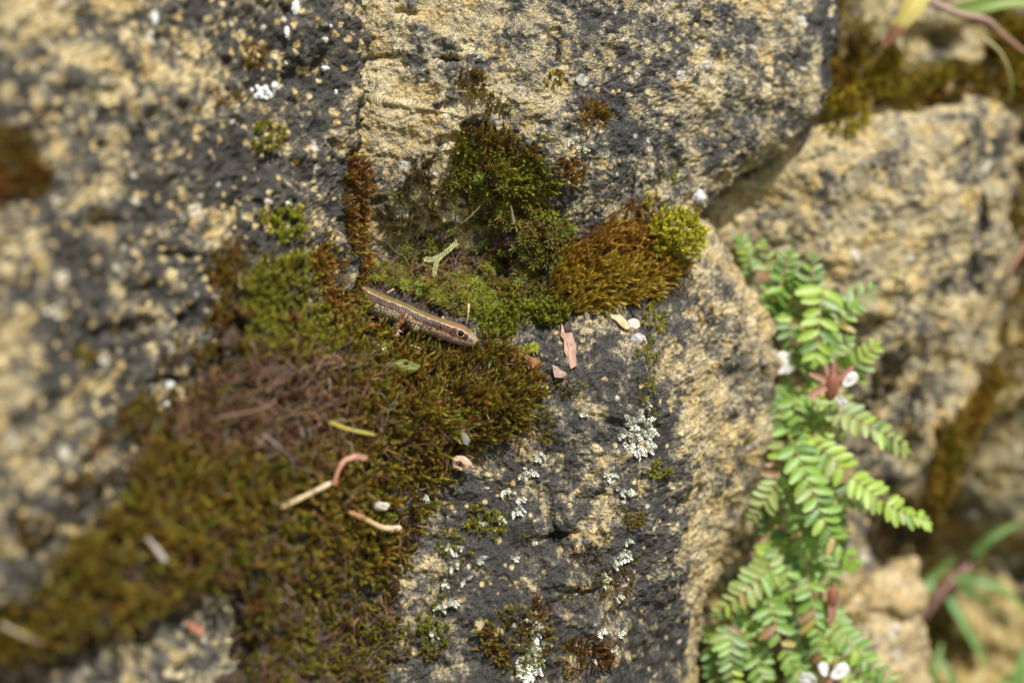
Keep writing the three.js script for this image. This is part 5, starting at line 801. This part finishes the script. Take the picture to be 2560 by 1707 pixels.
// ---------------------------------------------------------------- grass, dry leaf and stalks
function blade(pts, w, c0, c1, tipc, mat) {                                          // pts [px, py, z], w mm half width
  const cur = new THREE.CatmullRomCurve3(pts.map((q) => at(...q))), P = [], col = [], idx = [], n = 22;
  for (let j = 0; j <= n; j++) { const t = j / n, c = cur.getPoint(t), T = cur.getTangent(t), A = V(0.2, 0.3, 1).cross(T).normalize(), N = T.clone().cross(A), ww = w * Math.pow(Math.max(0, 1 - t), 0.45) * (0.75 + 0.25 * Math.min(1, t * 6)); for (let i = -2; i <= 2; i++) { const u = i / 2, q = c.clone().addScaledVector(A, ww * u).addScaledVector(N, -ww * 0.35 * (1 - u * u)); P.push(q.x, q.y, q.z); let k = mix3(c0, c1, t); if (tipc) k = mix3(k, tipc, sst(0.55, 0.68, t + 0.06 * noise(t * 8, u * 2, 3) + 0.05 * u)); col.push(...k.map((v) => v * (1 + 0.12 * Math.cos(i * 3.1)))); } }
  for (let j = 0; j < n; j++) for (let i = 0; i < 4; i++) { const a = j * 5 + i; idx.push(a, a + 1, a + 5, a + 1, a + 6, a + 5); }
  return new THREE.Mesh(geo(P, idx, col), mat);
}
const grassMat = new THREE.MeshPhysicalMaterial({ vertexColors: true, roughness: 0.5, transmission: 0.3, thickness: 0, side: THREE.DoubleSide });
const Zb = (x, y, z) => [1700 + x / 2.613, 1107 + y / 2.613, z];
{
  const g = new THREE.Group(), GG = C(100, 142, 72), GL = C(138, 168, 92);
  for (const [a, w] of [[[Zb(1590, 990, -82), Zb(1650, 890, -84), Zb(1800, 740, -82)], 2.6], [[Zb(1800, 880, -84), Zb(1960, 900, -82), Zb(2120, 960, -82), Zb(2300, 1130, -84)], 2.4], [[Zb(1920, 740, -86), Zb(2040, 620, -84), Zb(2260, 500, -84)], 2.2], [[Zb(1760, 1010, -84), Zb(1860, 1180, -82), Zb(1960, 1360, -82), Zb(2010, 1470, -84)], 2.2], [[Zb(1840, 960, -88), Zb(1960, 1010, -86), Zb(2120, 1120, -86)], 2], [[Zb(2200, 1700, -80), Zb(2240, 1450, -80), Zb(2330, 1250, -82)], 3.4], [[Zb(1620, 1700, -84), Zb(1660, 1500, -82), Zb(1720, 1300, -84)], 2.2], [[Zb(1840, 1700, -84), Zb(1760, 1500, -84), Zb(1700, 1400, -86)], 1.8], [[Zb(2000, 1720, -82), Zb(2080, 1600, -82), Zb(2230, 1480, -84)], 2.4]]) { const m = blade(a, w * 0.62, GG, GL, null, grassMat); m.name = 'blade'; g.add(m); }
  const o = { p: [], c: [], i: [] }; tubeInto(o, [Zb(1500, 1250, -92), Zb(1640, 1080, -87), Zb(1780, 900, -85), Zb(1900, 800, -86)].map((q) => at(...q)), 1.1, 0.7, 6, C(158, 116, 112)); const s = new THREE.Mesh(geo(o.p, o.i, o.c), stemMat); s.name = 'stem'; g.add(s);
  add(g, 'grass_plant', 'blurred green grass with a pink stem in front of the ochre stone', 'grass', undefined, 'thing');
  const tl = new THREE.Group(); const b1 = blade([[2330, -60, -44], [2288, 10, -43], [2245, 72, -44], [2206, 118, -46]], 2.5, C(214, 196, 96), C(222, 206, 124), C(156, 110, 84), grassMat); b1.name = 'leaf'; add(b1, 'yellow_leaf', 'yellow grass leaf tip with a red-brown withered end', 'leaf');
  add(blade([[2380, 30, -52], [2460, 14, -50], [2540, 2, -50], [2680, 14, -52]], 2.0, C(116, 150, 60), C(150, 168, 70), null, grassMat), 'green_leaf', 'green grass leaf lying along the top of the mossy recess', 'leaf');
  add(new THREE.Mesh(tube([[2300, -10, -54], [2340, 10, -50], [2396, 34, -49], [2470, 52, -49], [2500, 80, -50], [2560, 130, -52]].map((q) => at(...q)), 1.0, 0.7, 7, (t) => mix3(C(176, 150, 140), C(150, 112, 84), t)), stemMat), 'dry_stalk', 'thick dry pinkish stalk across the recess', 'stalk');
  add(new THREE.Mesh(tube([[2440, 86, -50], [2470, 102, -48], [2504, 134, -48], [2527, 191, -50], [2530, 240, -54]].map((q) => at(...q)), 0.4, 0.3, 6, C(176, 166, 110)), stemMat), 'dry_stalk', 'thin pale stalk curving down from the recess', 'stalk');
  add(new THREE.Mesh(tube([[2590, 580, -60], [2555, 630, -58], [2520, 690, -57]].map((q) => at(...q)), 0.9, 0.4, 6, C(158, 112, 90)), stemMat), 'red_stem', 'short red stem at the outer edge of the tan boulder', 'stem');
}
renderer.render(scene, camera);
